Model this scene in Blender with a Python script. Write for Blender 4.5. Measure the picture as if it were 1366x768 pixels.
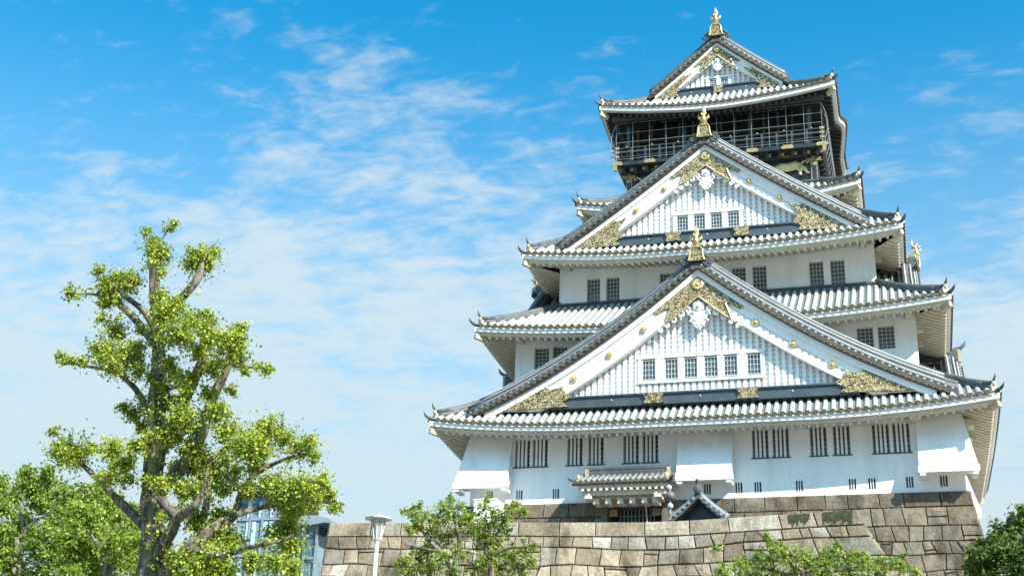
import bpy, math, random
from mathutils import Vector, Matrix, noise as mnoise
R = math.radians
random.seed(7)
scene = bpy.context.scene
for o in list(bpy.data.objects): bpy.data.objects.remove(o)
col = scene.collection

# ------------------------------------------------------------------ camera
YAW, PITCH, ROLL, FPX = -0.292425, 0.372808, 0.0327156, 1786.56
EYE = Vector((10.845, 0, 0))                       # the keep's centre line is X = 0, the eye is Z = 0
fw = Vector((math.sin(YAW)*math.cos(PITCH), math.cos(YAW)*math.cos(PITCH), math.sin(PITCH)))
r0 = fw.cross(Vector((0, 0, 1))).normalized(); u0 = r0.cross(fw)
rt = math.cos(ROLL)*r0 + math.sin(ROLL)*u0; up = -math.sin(ROLL)*r0 + math.cos(ROLL)*u0
cam_d = bpy.data.cameras.new('camera'); cam = bpy.data.objects.new('camera', cam_d); col.objects.link(cam)
cam.matrix_world = Matrix(((rt.x, up.x, -fw.x, EYE.x), (rt.y, up.y, -fw.y, EYE.y), (rt.z, up.z, -fw.z, EYE.z), (0, 0, 0, 1)))
cam_d.sensor_width = 36; cam_d.lens = 36*FPX/1366; cam_d.clip_end = 6000; cam_d.clip_start = .1
scene.camera = cam

def at(px, py, Y):                                 # a photo point at depth Y, in metres
    d = (px-683)/FPX*rt - (py-384)/FPX*up + fw
    return EYE + d*(Y/d.y)

# ------------------------------------------------------------------ light
SUN_EL, SUN_AZ = R(39.5), R(123.0)
w = bpy.data.worlds.new('World'); scene.world = w; w.use_nodes = True
nt = w.node_tree; nt.nodes.clear()
def N(t, **k):
    n = nt.nodes.new(t)
    for a, b in k.items(): setattr(n, a, b)
    return n
L = nt.links.new
out = N('ShaderNodeOutputWorld'); bg = N('ShaderNodeBackground'); L(bg.outputs[0], out.inputs[0])
sky = N('ShaderNodeTexSky', sky_type='NISHITA', sun_disc=False)
sky.sun_elevation = SUN_EL; sky.sun_rotation = SUN_AZ; sky.ozone_density = 3.0; sky.dust_density = .6; sky.air_density = 1.0
bg.inputs['Strength'].default_value = 0.15
tint = N('ShaderNodeMix', data_type='RGBA', blend_type='MULTIPLY'); tint.inputs[0].default_value = 1
tint.inputs[7].default_value = (.06, .65, .76, 1); L(sky.outputs[0], tint.inputs[6])
tc = N('ShaderNodeTexCoord'); sep = N('ShaderNodeSeparateXYZ'); L(tc.outputs['Generated'], sep.inputs[0])
def math_(op, a, b=None, clamp=False):
    n = N('ShaderNodeMath', operation=op, use_clamp=clamp)
    for i, v in enumerate((a, b)):
        if v is None: continue
        if isinstance(v, (int, float)): n.inputs[i].default_value = v
        else: L(v, n.inputs[i])
    return n.outputs[0]
den = math_('ADD', math_('MAXIMUM', sep.outputs[2], 0.0), .12)
cx_ = math_('DIVIDE', sep.outputs[0], den); cy_ = math_('DIVIDE', sep.outputs[1], den)
comb = N('ShaderNodeCombineXYZ'); L(math_('MULTIPLY', cx_, 1.25), comb.inputs[0]); L(math_('MULTIPLY', cy_, 1.3), comb.inputs[1])
n1 = N('ShaderNodeTexNoise'); n1.inputs['Scale'].default_value = 5.2; n1.inputs['Detail'].default_value = 9; n1.inputs['Roughness'].default_value = .62; n1.inputs['Distortion'].default_value = .35
n2 = N('ShaderNodeTexNoise'); n2.inputs['Scale'].default_value = .9; n2.inputs['Detail'].default_value = 3
off = N('ShaderNodeVectorMath', operation='ADD'); off.inputs[1].default_value = (3.1, 7.4, 0); L(comb.outputs[0], off.inputs[0])
L(off.outputs[0], n1.inputs['Vector']); L(off.outputs[0], n2.inputs['Vector'])
# cover: thick near the horizon, thin wisps high up
cov = N('ShaderNodeMapRange'); L(sep.outputs[2], cov.inputs[0])
for i, v in zip((1, 2, 3, 4), (.2, .56, .56, -.2)): cov.inputs[i].default_value = v
n3 = N('ShaderNodeTexNoise'); n3.inputs['Scale'].default_value = 15; n3.inputs['Detail'].default_value = 5; n3.inputs['Roughness'].default_value = .6; n3.inputs['Distortion'].default_value = .5
rp = N('ShaderNodeMapping'); rp.inputs['Rotation'].default_value = (0, 0, .5); rp.inputs['Scale'].default_value = (.8, 1.35, 1); L(off.outputs[0], rp.inputs[0]); L(rp.outputs[0], n3.inputs['Vector'])
m = math_('ADD', math_('ADD', math_('MULTIPLY', math_('SUBTRACT', n1.outputs[0], .5), 1.15), math_('MULTIPLY', math_('SUBTRACT', n2.outputs[0], .5), 1.35)), cov.outputs[0])
m = math_('ADD', m, math_('MULTIPLY', math_('SUBTRACT', n3.outputs[0], .5), .85))
msk = N('ShaderNodeMapRange', interpolation_type='SMOOTHSTEP'); L(m, msk.inputs[0])
for i, v in zip((1, 2, 3, 4), (-.1, .55, 0, .8)): msk.inputs[i].default_value = v
cl = N('ShaderNodeMix', data_type='RGBA'); L(msk.outputs[0], cl.inputs[0]); L(tint.outputs[2], cl.inputs[6]); cl.inputs[7].default_value = (2.3, 2.52, 2.6, 1)
# thin haze low over the horizon
hz = N('ShaderNodeMapRange', interpolation_type='SMOOTHSTEP'); L(sep.outputs[2], hz.inputs[0])
for i, v in zip((1, 2, 3, 4), (.14, .55, .9, 0)): hz.inputs[i].default_value = v
hm = N('ShaderNodeMix', data_type='RGBA'); L(hz.outputs[0], hm.inputs[0]); L(cl.outputs[2], hm.inputs[6]); hm.inputs[7].default_value = (1.9, 2.32, 2.48, 1)
# unseen bluish fill added to the southern sky, brightening the shaded walls
sc_ = N('ShaderNodeMapRange', interpolation_type='SMOOTHSTEP'); L(sep.outputs[1], sc_.inputs[0])
for i, v in zip((1, 2, 3, 4), (.25, -.45, 0, .85)): sc_.inputs[i].default_value = v
lo_ = N('ShaderNodeMapRange', interpolation_type='SMOOTHSTEP'); L(sep.outputs[2], lo_.inputs[0])  # dims the added fill near the horizon, deepening shade under overhangs
for i, v in zip((1, 2, 3, 4), (.0, .5, .12, 1)): lo_.inputs[i].default_value = v
dk = N('ShaderNodeMix', data_type='RGBA'); L(lo_.outputs[0], dk.inputs[0]); dk.inputs[6].default_value = (.42, .55, .62, 1); dk.inputs[7].default_value = (1.7, 4.1, 6.2, 1)
hs = N('ShaderNodeMix', data_type='RGBA'); L(sc_.outputs[0], hs.inputs[0]); L(hm.outputs[2], hs.inputs[6]); L(dk.outputs[2], hs.inputs[7])
L(hs.outputs[2], bg.inputs[0])
sd = bpy.data.lights.new('sun', 'SUN'); sd.energy = 5.0; sd.angle = R(.5); sd.color = (1, .955, .87)
so = bpy.data.objects.new('sun', sd); col.objects.link(so)
sv = Vector((math.sin(SUN_AZ)*math.cos(SUN_EL), math.cos(SUN_AZ)*math.cos(SUN_EL), math.sin(SUN_EL)))
so.rotation_euler = sv.to_track_quat('Z', 'Y').to_euler(); so.location = (40, 10, 80)
vs = scene.view_settings; scene.display_settings.display_device = 'sRGB'
vs.view_transform = 'Standard'; vs.look = 'None'; vs.gamma = 1; vs.use_curve_mapping = False; vs.exposure = 1.2
scene.render.engine = 'CYCLES'; scene.cycles.max_bounces = 6; scene.cycles.diffuse_bounces = 4
scene.render.resolution_x = 1024; scene.render.resolution_y = 575

# ------------------------------------------------------------------ materials
def mat(name, a, b=None, scale=2.0, rough=.7, metal=0, bump=0, bscale=20, stretch=(1, 1, 1), attr=None, spec=.5, lo=.35, hi=.65, detail=5):
    m = bpy.data.materials.new(name); m.use_nodes = True; t = m.node_tree; p = t.nodes['Principled BSDF']
    p.inputs['Roughness'].default_value = rough; p.inputs['Metallic'].default_value = metal; p.inputs['Specular IOR Level'].default_value = spec
    c = t.nodes.new('ShaderNodeTexCoord'); mp = t.nodes.new('ShaderNodeMapping'); mp.inputs['Scale'].default_value = stretch
    t.links.new(c.outputs['Object'], mp.inputs[0])
    src = None
    if b is not None:
        n = t.nodes.new('ShaderNodeTexNoise'); n.inputs['Scale'].default_value = scale; n.inputs['Detail'].default_value = detail; n.inputs['Roughness'].default_value = .65
        t.links.new(mp.outputs[0], n.inputs['Vector'])
        r = t.nodes.new('ShaderNodeMapRange'); t.links.new(n.outputs[0], r.inputs[0]); r.inputs[1].default_value = lo; r.inputs[2].default_value = hi
        x = t.nodes.new('ShaderNodeMix'); x.data_type = 'RGBA'; t.links.new(r.outputs[0], x.inputs[0])
        x.inputs[6].default_value = (*a, 1); x.inputs[7].default_value = (*b, 1); src = x.outputs[2]
    if attr:
        at_ = t.nodes.new('ShaderNodeAttribute'); at_.attribute_name = attr
        y = t.nodes.new('ShaderNodeMix'); y.data_type = 'RGBA'; y.blend_type = 'MULTIPLY'; y.inputs[0].default_value = 1
        if src is None:
            y.inputs[6].default_value = (*a, 1)
        else: t.links.new(src, y.inputs[6])
        t.links.new(at_.outputs[0], y.inputs[7]); src = y.outputs[2]
    if src is None: p.inputs['Base Color'].default_value = (*a, 1)
    else: t.links.new(src, p.inputs['Base Color'])
    if bump:
        n = t.nodes.new('ShaderNodeTexNoise'); n.inputs['Scale'].default_value = bscale; n.inputs['Detail'].default_value = 6
        t.links.new(mp.outputs[0], n.inputs['Vector'])
        bm = t.nodes.new('ShaderNodeBump'); bm.inputs['Strength'].default_value = bump; bm.inputs['Distance'].default_value = .05
        t.links.new(n.outputs[0], bm.inputs['Height']); t.links.new(bm.outputs[0], p.inputs['Normal'])
    return m
def layered(name, base_attr, layers, rough, bump, bscale, base=(.8, .81, .8)):
    """base colour multiplied by noise layers: (scale, stretch, low, high, colour)"""
    m = bpy.data.materials.new(name); m.use_nodes = True; t = m.node_tree; p = t.nodes['Principled BSDF']; p.inputs['Roughness'].default_value = rough; p.inputs['Specular IOR Level'].default_value = .3
    c = t.nodes.new('ShaderNodeTexCoord'); src = None
    if base_attr: a = t.nodes.new('ShaderNodeAttribute'); a.attribute_name = base_attr; src = a.outputs[0]
    for (sc, st, lo, hi, cl) in layers:
        mp = t.nodes.new('ShaderNodeMapping'); mp.inputs['Scale'].default_value = st; t.links.new(c.outputs['Object'], mp.inputs[0])
        n = t.nodes.new('ShaderNodeTexNoise'); n.inputs['Scale'].default_value = sc; n.inputs['Detail'].default_value = 8; n.inputs['Roughness'].default_value = .68; t.links.new(mp.outputs[0], n.inputs['Vector'])
        r = t.nodes.new('ShaderNodeMapRange'); t.links.new(n.outputs[0], r.inputs[0]); r.inputs[1].default_value = lo; r.inputs[2].default_value = hi
        x = t.nodes.new('ShaderNodeMix'); x.data_type = 'RGBA'; x.blend_type = 'MULTIPLY'; t.links.new(r.outputs[0], x.inputs[0])
        if src is None: x.inputs[6].default_value = (*base, 1)
        else: t.links.new(src, x.inputs[6])
        x.inputs[7].default_value = (*cl, 1); src = x.outputs[2]
    t.links.new(src, p.inputs['Base Color'])
    n = t.nodes.new('ShaderNodeTexNoise'); n.inputs['Scale'].default_value = bscale; n.inputs['Detail'].default_value = 8; n.inputs['Roughness'].default_value = .65; t.links.new(c.outputs['Object'], n.inputs['Vector'])
    b = t.nodes.new('ShaderNodeBump'); b.inputs['Strength'].default_value = bump; b.inputs['Distance'].default_value = .08
    t.links.new(n.outputs[0], b.inputs['Height']); t.links.new(b.outputs[0], p.inputs['Normal']); return m
PLASTER = layered('white_plaster', None, [(.9, (1, 1, .12), .48, .75, (.80, .81, .80)), (2.6, (1, 1, .10), .55, .8, (.82, .83, .82)), (.35, (1, 1, 1), .45, .7, (.9, .9, .9))], .85, .06, 5, (.83, .84, .83))
TRIM = mat('white_trim', (.82, .82, .80), (.74, .74, .72), 3, .7)
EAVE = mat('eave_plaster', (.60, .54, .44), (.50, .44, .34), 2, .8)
TILE = mat('pale_copper_tile', (.47, .49, .465), (.27, .285, .26), 2.2, .5, bump=.15, bscale=9, lo=.42, hi=.72)
VALLEY = mat('tile_valley', (.15, .16, .145), (.09, .10, .09), 2, .7)
RIDGE = mat('dark_ridge_tile', (.04, .047, .05), (.085, .09, .09), 1.5, .6, bump=.1, bscale=8)
GLINT = mat('painted_glint', (.62, .64, .62), (.45, .47, .46), 2, .4)  # sunlight on the ridge tiles, painted as pale lines
RIDGELIT = mat('grey_lit_tile', (.26, .28, .28), (.13, .145, .145), 2.2, .4)  # ridge tile lightened as if sunlit; plain grey tile on the porch
TEND = mat('bronze_tile_end', (.145, .105, .055), (.07, .055, .032), 6, .5, .3)
BEAM = mat('dark_blue_beam', (.035, .05, .06), (.06, .075, .085), 1.5, .45)
BLACK = mat('black_lacquer', (.012, .014, .014), (.03, .033, .032), 1.5, .35)
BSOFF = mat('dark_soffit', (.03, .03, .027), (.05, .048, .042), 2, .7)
GLASS = mat('dark_pane', (.05, .065, .075), (.11, .135, .15), 1.3, .12)
GRILLE = mat('grey_grille', (.46, .49, .49), (.36, .39, .4), 3, .6)
GOLD = mat('gold', (.74, .56, .26), (.42, .31, .13), 5, .38, .6, bump=.3, bscale=14)
GOLDD = mat('gold_relief', (.46, .36, .18), (.22, .165, .08), 7, .5, .45, bump=.5, bscale=14)
CREAM = mat('cream_cap', (.52, .44, .28), (.34, .27, .15), 6, .5, .2)
WIRE = mat('net_wire', (.42, .46, .46), None, rough=.4, metal=.3)
WOOD = mat('grey_wood', (.14, .12, .10), (.08, .07, .06), 4, .8, stretch=(1, 1, .2))
METAL = mat('white_metal', (.55, .57, .57), (.42, .44, .44), 3, .45)
RAIL = mat('dark_rail', (.035, .045, .05), (.025, .03, .035), 2, .6)
STEEL = mat('steel_grey', (.30, .34, .37), (.22, .26, .28), 2, .4, .3)
STONE = layered('granite', 'tint', [(9, (1, 1, 1), .35, .7, (.62, .60, .57)), (1.6, (1, 1, 1), .42, .68, (.66, .62, .56)), (.8, (1, 1, .35), .48, .64, (.40, .38, .33))], .92, .8, 6)
STONE2 = layered('granite_weathered', 'tint', [(9, (1, 1, 1), .35, .7, (.60, .58, .55)), (1.5, (1, 1, 1), .42, .66, (.62, .59, .54)), (.7, (1, 1, .3), .46, .6, (.36, .345, .31))], .92, .8, 6)
PAVE = mat('dark_paving', (.13, .125, .11), (.09, .085, .075), .8, .9)
MORTAR = mat('stone_gap', (.035, .03, .025), None, rough=1)
GROUND = mat('gravel', (.22, .205, .17), (.17, .155, .125), .35, 1, bump=.3, bscale=5)
BARK = mat('bark', (.21, .18, .13), (.035, .03, .02), 7, .95, bump=1, bscale=12, stretch=(1, 1, .16), lo=.38, hi=.6)
BARKL = mat('pale_bark', (.26, .22, .18), (.14, .115, .09), 5, .95, bump=.7, bscale=9, stretch=(1, 1, .3))

def filigree(name, gold, dark, scale):
    m = bpy.data.materials.new(name); m.use_nodes = True; t = m.node_tree; p = t.nodes['Principled BSDF']
    c = t.nodes.new('ShaderNodeTexCoord')
    n = t.nodes.new('ShaderNodeTexNoise'); n.inputs['Scale'].default_value = scale; n.inputs['Detail'].default_value = 1.0; n.inputs['Distortion'].default_value = 1.2
    t.links.new(c.outputs['Object'], n.inputs['Vector'])
    s = t.nodes.new('ShaderNodeMath'); s.operation = 'SUBTRACT'; s.inputs[1].default_value = .5; t.links.new(n.outputs[0], s.inputs[0])
    a = t.nodes.new('ShaderNodeMath'); a.operation = 'ABSOLUTE'; t.links.new(s.outputs[0], a.inputs[0])
    r = t.nodes.new('ShaderNodeMapRange'); t.links.new(a.outputs[0], r.inputs[0])
    for i, v in zip((1, 2, 3, 4), (.045, .075, 1, 0)): r.inputs[i].default_value = v
    x = t.nodes.new('ShaderNodeMix'); x.data_type = 'RGBA'; t.links.new(r.outputs[0], x.inputs[0]); x.inputs[6].default_value = (*dark, 1); x.inputs[7].default_value = (*gold, 1)
    t.links.new(x.outputs[2], p.inputs['Base Color']); p.inputs['Roughness'].default_value = .4
    q = t.nodes.new('ShaderNodeMath'); q.operation = 'MULTIPLY'; q.inputs[1].default_value = .55; t.links.new(r.outputs[0], q.inputs[0]); t.links.new(q.outputs[0], p.inputs['Metallic'])
    b = t.nodes.new('ShaderNodeBump'); b.inputs['Strength'].default_value = .8; b.inputs['Distance'].default_value = .06
    t.links.new(r.outputs[0], b.inputs['Height']); t.links.new(b.outputs[0], p.inputs['Normal'])
    return m
GOLDT = mat('gilt_tiger', (.78, .62, .30), (.46, .36, .16), 6, .45, .25, bump=.5, bscale=12)
FILI = filigree('gold_filigree', (.60, .47, .24), (.05, .04, .02), 6.2)
FILIB = filigree('gold_filigree_fine', (.60, .47, .24), (.05, .04, .02), 7)

def leafmat(name, a, b, trans):
    m = bpy.data.materials.new(name); m.use_nodes = True; t = m.node_tree; t.nodes.remove(t.nodes['Principled BSDF'])
    o = t.nodes['Material Output']; g = t.nodes.new('ShaderNodeNewGeometry')
    c = t.nodes.new('ShaderNodeTexCoord'); n = t.nodes.new('ShaderNodeTexNoise'); n.inputs['Scale'].default_value = .9; t.links.new(c.outputs['Object'], n.inputs['Vector'])
    ad = t.nodes.new('ShaderNodeMath'); ad.operation = 'MULTIPLY_ADD'; ad.inputs[1].default_value = .7; t.links.new(g.outputs['Random Per Island'], ad.inputs[0])
    nn = t.nodes.new('ShaderNodeMapRange'); t.links.new(n.outputs[0], nn.inputs[0]); nn.inputs[1].default_value = .3; nn.inputs[2].default_value = .7; nn.inputs[4].default_value = .35
    t.links.new(nn.outputs[0], ad.inputs[2])
    x = t.nodes.new('ShaderNodeMix'); x.data_type = 'RGBA'; t.links.new(ad.outputs[0], x.inputs[0]); x.inputs[6].default_value = (*a, 1); x.inputs[7].default_value = (*b, 1)
    d = t.nodes.new('ShaderNodeBsdfDiffuse'); tr = t.nodes.new('ShaderNodeBsdfTranslucent'); gl = t.nodes.new('ShaderNodeBsdfGlossy'); gl.inputs['Roughness'].default_value = .45
    gl.inputs[0].default_value = (.5, .5, .45, 1)
    t.links.new(x.outputs[2], d.inputs[0]); t.links.new(x.outputs[2], tr.inputs[0])
    ms = t.nodes.new('ShaderNodeMixShader'); ms.inputs[0].default_value = trans; t.links.new(d.outputs[0], ms.inputs[1]); t.links.new(tr.outputs[0], ms.inputs[2])
    m2 = t.nodes.new('ShaderNodeMixShader'); m2.inputs[0].default_value = .05; t.links.new(ms.outputs[0], m2.inputs[1]); t.links.new(gl.outputs[0], m2.inputs[2])
    t.links.new(m2.outputs[0], o.inputs[0])
    return m
LEAF_G = leafmat('ginkgo_leaf', (.12, .20, .016), (.44, .50, .06), .36)
LEAF_B = leafmat('broad_leaf', (.10, .18, .016), (.28, .37, .05), .4)
LEAF_M = leafmat('small_leaf', (.14, .23, .02), (.33, .42, .055), .45)
LEAF_D = leafmat('evergreen_leaf', (.04, .08, .014), (.14, .20, .03), .3)

# ------------------------------------------------------------------ mesh builder
class MB:
    def __init__(s, M=None): s.v = []; s.f = []; s.t = []; s.M = M; s.tint = None; s.cuts = [(0, 0)]
    def cut(s):                                       # what follows becomes an object of its own
        if len(s.f) > s.cuts[-1][1]: s.cuts.append((len(s.v), len(s.f)))
        return s
    def add(s, vs, fs):
        b = len(s.v)
        s.v += [s.M @ Vector(v) if s.M else Vector(v) for v in vs]
        s.f += [tuple(i+b for i in f) for f in fs]
        s.t += [s.tint]*len(fs); return s
    def box(s, a, b):
        x0, y0, z0 = a; x1, y1, z1 = b
        return s.add([(x0,y0,z0),(x1,y0,z0),(x1,y1,z0),(x0,y1,z0),(x0,y0,z1),(x1,y0,z1),(x1,y1,z1),(x0,y1,z1)],
              [(0,3,2,1),(4,5,6,7),(0,1,5,4),(1,2,6,5),(2,3,7,6),(3,0,4,7)])
    def bar(s, p, q, wd, h, upv=(0, 0, 1)):
        p, q = Vector(p), Vector(q); d = (q-p).normalized(); upv = Vector(upv)
        if abs(d.dot(upv)) > .98: upv = Vector((0, 1, 0))
        a = d.cross(upv).normalized(); b = a.cross(d)
        a = a*wd/2; b = b*h/2
        return s.add([p-a-b, p+a-b, p+a+b, p-a+b, q-a-b, q+a-b, q+a+b, q-a+b],
              [(0,3,2,1),(4,5,6,7),(0,1,5,4),(1,2,6,5),(2,3,7,6),(3,0,4,7)])
    def tube(s, pts, rad, n=6, cap=True, flat=None):
        pts = [Vector(p) for p in pts]
        if not isinstance(rad, (list, tuple)): rad = [rad]*len(pts)
        rings = []; ref = None
        for i, p in enumerate(pts):
            d = (pts[min(i+1, len(pts)-1)] - pts[max(i-1, 0)]).normalized()
            if ref is None: ref = d.orthogonal().normalized()
            a = (ref - d*ref.dot(d)).normalized(); b = d.cross(a); ref = a
            ring = []
            for k in range(n):
                an = 2*math.pi*k/n; o = (a*math.cos(an)+b*math.sin(an))*rad[i]
                if flat: o = Vector((o.x*flat[0], o.y*flat[1], o.z*flat[2]))
                ring.append(p+o)
            rings += ring
        fs = []
        for i in range(len(pts)-1):
            for k in range(n):
                fs.append((i*n+k, i*n+(k+1) % n, (i+1)*n+(k+1) % n, (i+1)*n+k))
        if cap: fs += [tuple(range(n-1, -1, -1)), tuple((len(pts)-1)*n+k for k in range(n))]
        return s.add(rings, fs)
    def ball(s, c, r, nu=8, nv=5):
        if isinstance(r, (int, float)): r = (r, r, r)
        vs = [(c[0], c[1], c[2]-r[2])]
        for j in range(1, nv):
            ph = -math.pi/2 + math.pi*j/nv
            for i in range(nu):
                th = 2*math.pi*i/nu
                vs.append((c[0]+r[0]*math.cos(ph)*math.cos(th), c[1]+r[1]*math.cos(ph)*math.sin(th), c[2]+r[2]*math.sin(ph)))
        vs.append((c[0], c[1], c[2]+r[2])); fs = []
        for i in range(nu): fs.append((0, 1+(i+1) % nu, 1+i))
        for j in range(nv-2):
            for i in range(nu):
                a = 1+j*nu+i; b = 1+j*nu+(i+1) % nu; fs.append((a, b, b+nu, a+nu))
        l = len(vs)-1
        for i in range(nu): fs.append((l, 1+(nv-2)*nu+i, 1+(nv-2)*nu+(i+1) % nu))
        return s.add(vs, fs)
    def lathe(s, c, prof, n=16):
        vs = []; fs = []
        for (r, z) in prof:
            for k in range(n):
                a = 2*math.pi*k/n; vs.append((c[0]+r*math.cos(a), c[1]+r*math.sin(a), c[2]+z))
        for i in range(len(prof)-1):
            for k in range(n): fs.append((i*n+k, i*n+(k+1) % n, (i+1)*n+(k+1) % n, (i+1)*n+k))
        fs += [tuple(range(n-1, -1, -1)), tuple((len(prof)-1)*n+k for k in range(n))]
        return s.add(vs, fs)
    def prism(s, poly, y0, y1):                       # polygon in x,z extruded along y
        n = len(poly)
        return s.add([(x, y0, z) for x, z in poly]+[(x, y1, z) for x, z in poly],
              [tuple(range(n)), tuple(range(2*n-1, n-1, -1))]+[(i+n, (i+1) % n+n, (i+1) % n, i) for i in range(n)])
    def strip(s, xs, ft, fb, y0, y1):                 # band between two curves, extruded along y
        vs = []; fs = []
        for x in xs: vs += [(x, y0, fb(x)), (x, y0, ft(x)), (x, y1, ft(x)), (x, y1, fb(x))]
        for i in range(len(xs)-1):
            for k in range(4):
                fs.append((4*i+k, 4*i+(k+1) % 4, 4*i+4+(k+1) % 4, 4*i+4+k))
        l = 4*(len(xs)-1); fs += [(3, 2, 1, 0), (l, l+1, l+2, l+3)]
        return s.add(vs, fs)
    def disc(s, c, r, depth, n=8, ax=(0, -1, 0)):
        ax = Vector(ax); c = Vector(c)
        return s.tube([c, c+ax*depth], r, n)
    def build(s, name, m, parent=None, smooth=False):
        if len(s.cuts) > 1:
            ed = [c for c in s.cuts if c[1] < len(s.f)]+[(len(s.v), len(s.f))]; first = None
            for (a, b), (c, d) in zip(ed, ed[1:]):
                q = MB(); q.v = s.v[a:c]; q.f = [tuple(i-a for i in f) for f in s.f[b:d]]; q.t = s.t[b:d]
                o = q.build(name, m, parent, smooth); first = first or o
            return first
        o_ = Vector(parent['o_']) if parent is not None else Vector((0, 0, 0))
        me = bpy.data.meshes.new(name); me.from_pydata([v-o_ for v in s.v], [], s.f); me.validate(); me.update()
        me.materials.append(m)
        if any(t is not None for t in s.t):
            ca = me.color_attributes.new('tint', 'FLOAT_COLOR', 'CORNER'); k = 0
            for p, t in zip(me.polygons, s.t):
                for _ in p.loop_indices: ca.data[k].color = (*(t or (1, 1, 1)), 1); k += 1
        if smooth:
            for p in me.polygons: p.use_smooth = True
        ob = bpy.data.objects.new(name, me); col.objects.link(ob)
        if parent is not None: ob.parent = parent; ob['o_'] = list(o_)
        else: ob['o_'] = [0, 0, 0]
        return ob
def thing(name, loc, label, cat, group=None):
    o = bpy.data.objects.new(name, None); col.objects.link(o); o.location = loc; o['o_'] = list(loc)
    o['label'] = label; o['category'] = cat
    if group: o['group'] = group
    return o
def sstep(a, b, x):
    t = max(0, min(1, (x-a)/(b-a))); return t*t*(3-2*t)
def frange(a, b, n): return [a+(b-a)*i/n for i in range(n+1)]

# ------------------------------------------------------------------ ground
def terr(x, y): return -1.7 + 4.6*sstep(10, 24, y) + .15*mnoise.noise(Vector((x*.1, y*.1, 0)))
mb = MB(); ys = [-400, -150, -60, -20, -5, 5] + [8+2*i for i in range(12)] + [40, 60, 90, 130, 250, 600, 1500, 3000]; xs = [-3000, -1200, -400, -150, -80]+[-60+6*i for i in range(21)]+[80, 150, 400, 1200, 3000]
mb.add([(x, y, terr(x, y)) for y in ys for x in xs], [(j*len(xs)+i, j*len(xs)+i+1, (j+1)*len(xs)+i+1, (j+1)*len(xs)+i) for j in range(len(ys)-1) for i in range(len(xs)-1)])
g = mb.build('ground', GROUND, smooth=True); g['kind'] = 'structure'

# ------------------------------------------------------------------ stonework
def pick_tint(rnd, pal):
    a = rnd.choice(pal); k = rnd.uniform(.78, 1.25); return tuple(c*k for c in a)
TAN = [(.36, .325, .265), (.30, .27, .22), (.27, .23, .175), (.34, .28, .20), (.36, .30, .22), (.30, .25, .18), (.38, .33, .25), (.42, .385, .32), (.22, .175, .12), (.37, .31, .225), (.33, .28, .21)]
BRN = [(.225, .20, .16), (.26, .23, .185), (.20, .165, .12), (.24, .20, .145), (.17, .14, .105), (.27, .23, .17), (.19, .165, .13)]
def stone_face(mb, mb2, fmap, rows, seed, smin, smax, pal, length, first=None):
    """rows: heights from the top; fmap(s in metres, depth below top) -> point; mb stones, mb2 dark backing"""
    rnd = random.Random(seed); z = 0; bounds = [0]
    for h in rows: z += h; bounds.append(z)
    def b(i, s):
        if i == 0: return bounds[0]
        return bounds[i] + .17*mnoise.noise(Vector((s*.42, i*3.7+seed, 0)))*(1 if i > 1 else .25)
    def nrm(s, d):
        e = .05; p = fmap(s, d); a = fmap(s+e, d)-p; c = fmap(s, d+e)-p; n = c.cross(a)
        return n.normalized()
    def slab(q, pr):
        c = Vector(((sum(p[0] for p in q)/4), (sum(p[1] for p in q)/4)))
        g1, g2 = .016, .05; lo = []; hi = []
        for (s_, d_) in q:
            v = Vector((c.x-s_, c.y-d_)); l = max(abs(v.x), .01); k = max(abs(v.y), .01)
            a = (s_+v.x/l*g1, d_+v.y/k*g1); e = (s_+v.x/l*g2, d_+v.y/k*g2)
            lo.append(fmap(*a)+nrm(*a)*.0); hi.append(fmap(*e)+nrm(*e)*(pr+rnd.uniform(-.015, .015)))
        mid = sum(hi, Vector())/4 + nrm(c.x, c.y)*rnd.uniform(0, .03)
        mb.tint = pick_tint(rnd, pal)
        mb.add(lo+hi+[mid], [(0, 4, 5, 1), (1, 5, 6, 2), (2, 6, 7, 3), (3, 7, 4, 0), (4, 8, 5), (5, 8, 6), (6, 8, 7), (7, 8, 4)])
    for i in range(len(rows)):
        s = 0; jt = jb = 0; k = rows[i]
        while s < length-.01:
            big = first and i == 0
            wd = rnd.uniform(*(first if big else (smin*max(.7, k), smax*max(.7, k))))
            e = s+wd
            if length-e < .45: e = length
            nt_, nb_ = (0, 0) if e >= length else (rnd.uniform(-.14, .14), rnd.uniform(-.14, .14))
            if big: nt_ = nb_ = rnd.uniform(-.02, .02)
            q = [(s+jt, b(i, s+jt)), (e+nt_, b(i, e+nt_)), (e+nb_, b(i+1, e+nb_)), (s+jb, b(i+1, s+jb))]
            pr = rnd.uniform(.03, .09)
            if not big and k > .6 and wd > .55 and rnd.random() < .22:        # two small stones in place of one
                f = rnd.choice((rnd.uniform(.2, .32), rnd.uniform(.4, .6), rnd.uniform(.68, .8))); ml = (s+(jt+jb)/2, b(i, s)*(1-f)+b(i+1, s)*f); mr = (e+(nt_+nb_)/2, b(i, e)*(1-f)+b(i+1, e)*f+rnd.uniform(-.06, .06))
                slab([q[0], q[1], mr, ml], pr); slab([ml, mr, q[2], q[3]], pr)
            else: slab(q, pr)
            s, jt, jb = e, nt_, nb_
    # backing
    ns = max(2, int(length/2)); nd = 8; D = bounds[-1]+.15
    vs = []
    for j in range(nd+1):
        for k in range(ns+1):
            s_ = length*k/ns; d_ = D*j/nd; vs.append(fmap(s_, d_)-nrm(s_, d_)*.03)
    mb2.add(vs, [(j*(ns+1)+k, (j+1)*(ns+1)+k, (j+1)*(ns+1)+k+1, j*(ns+1)+k+1) for j in range(nd) for k in range(ns)])

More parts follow.
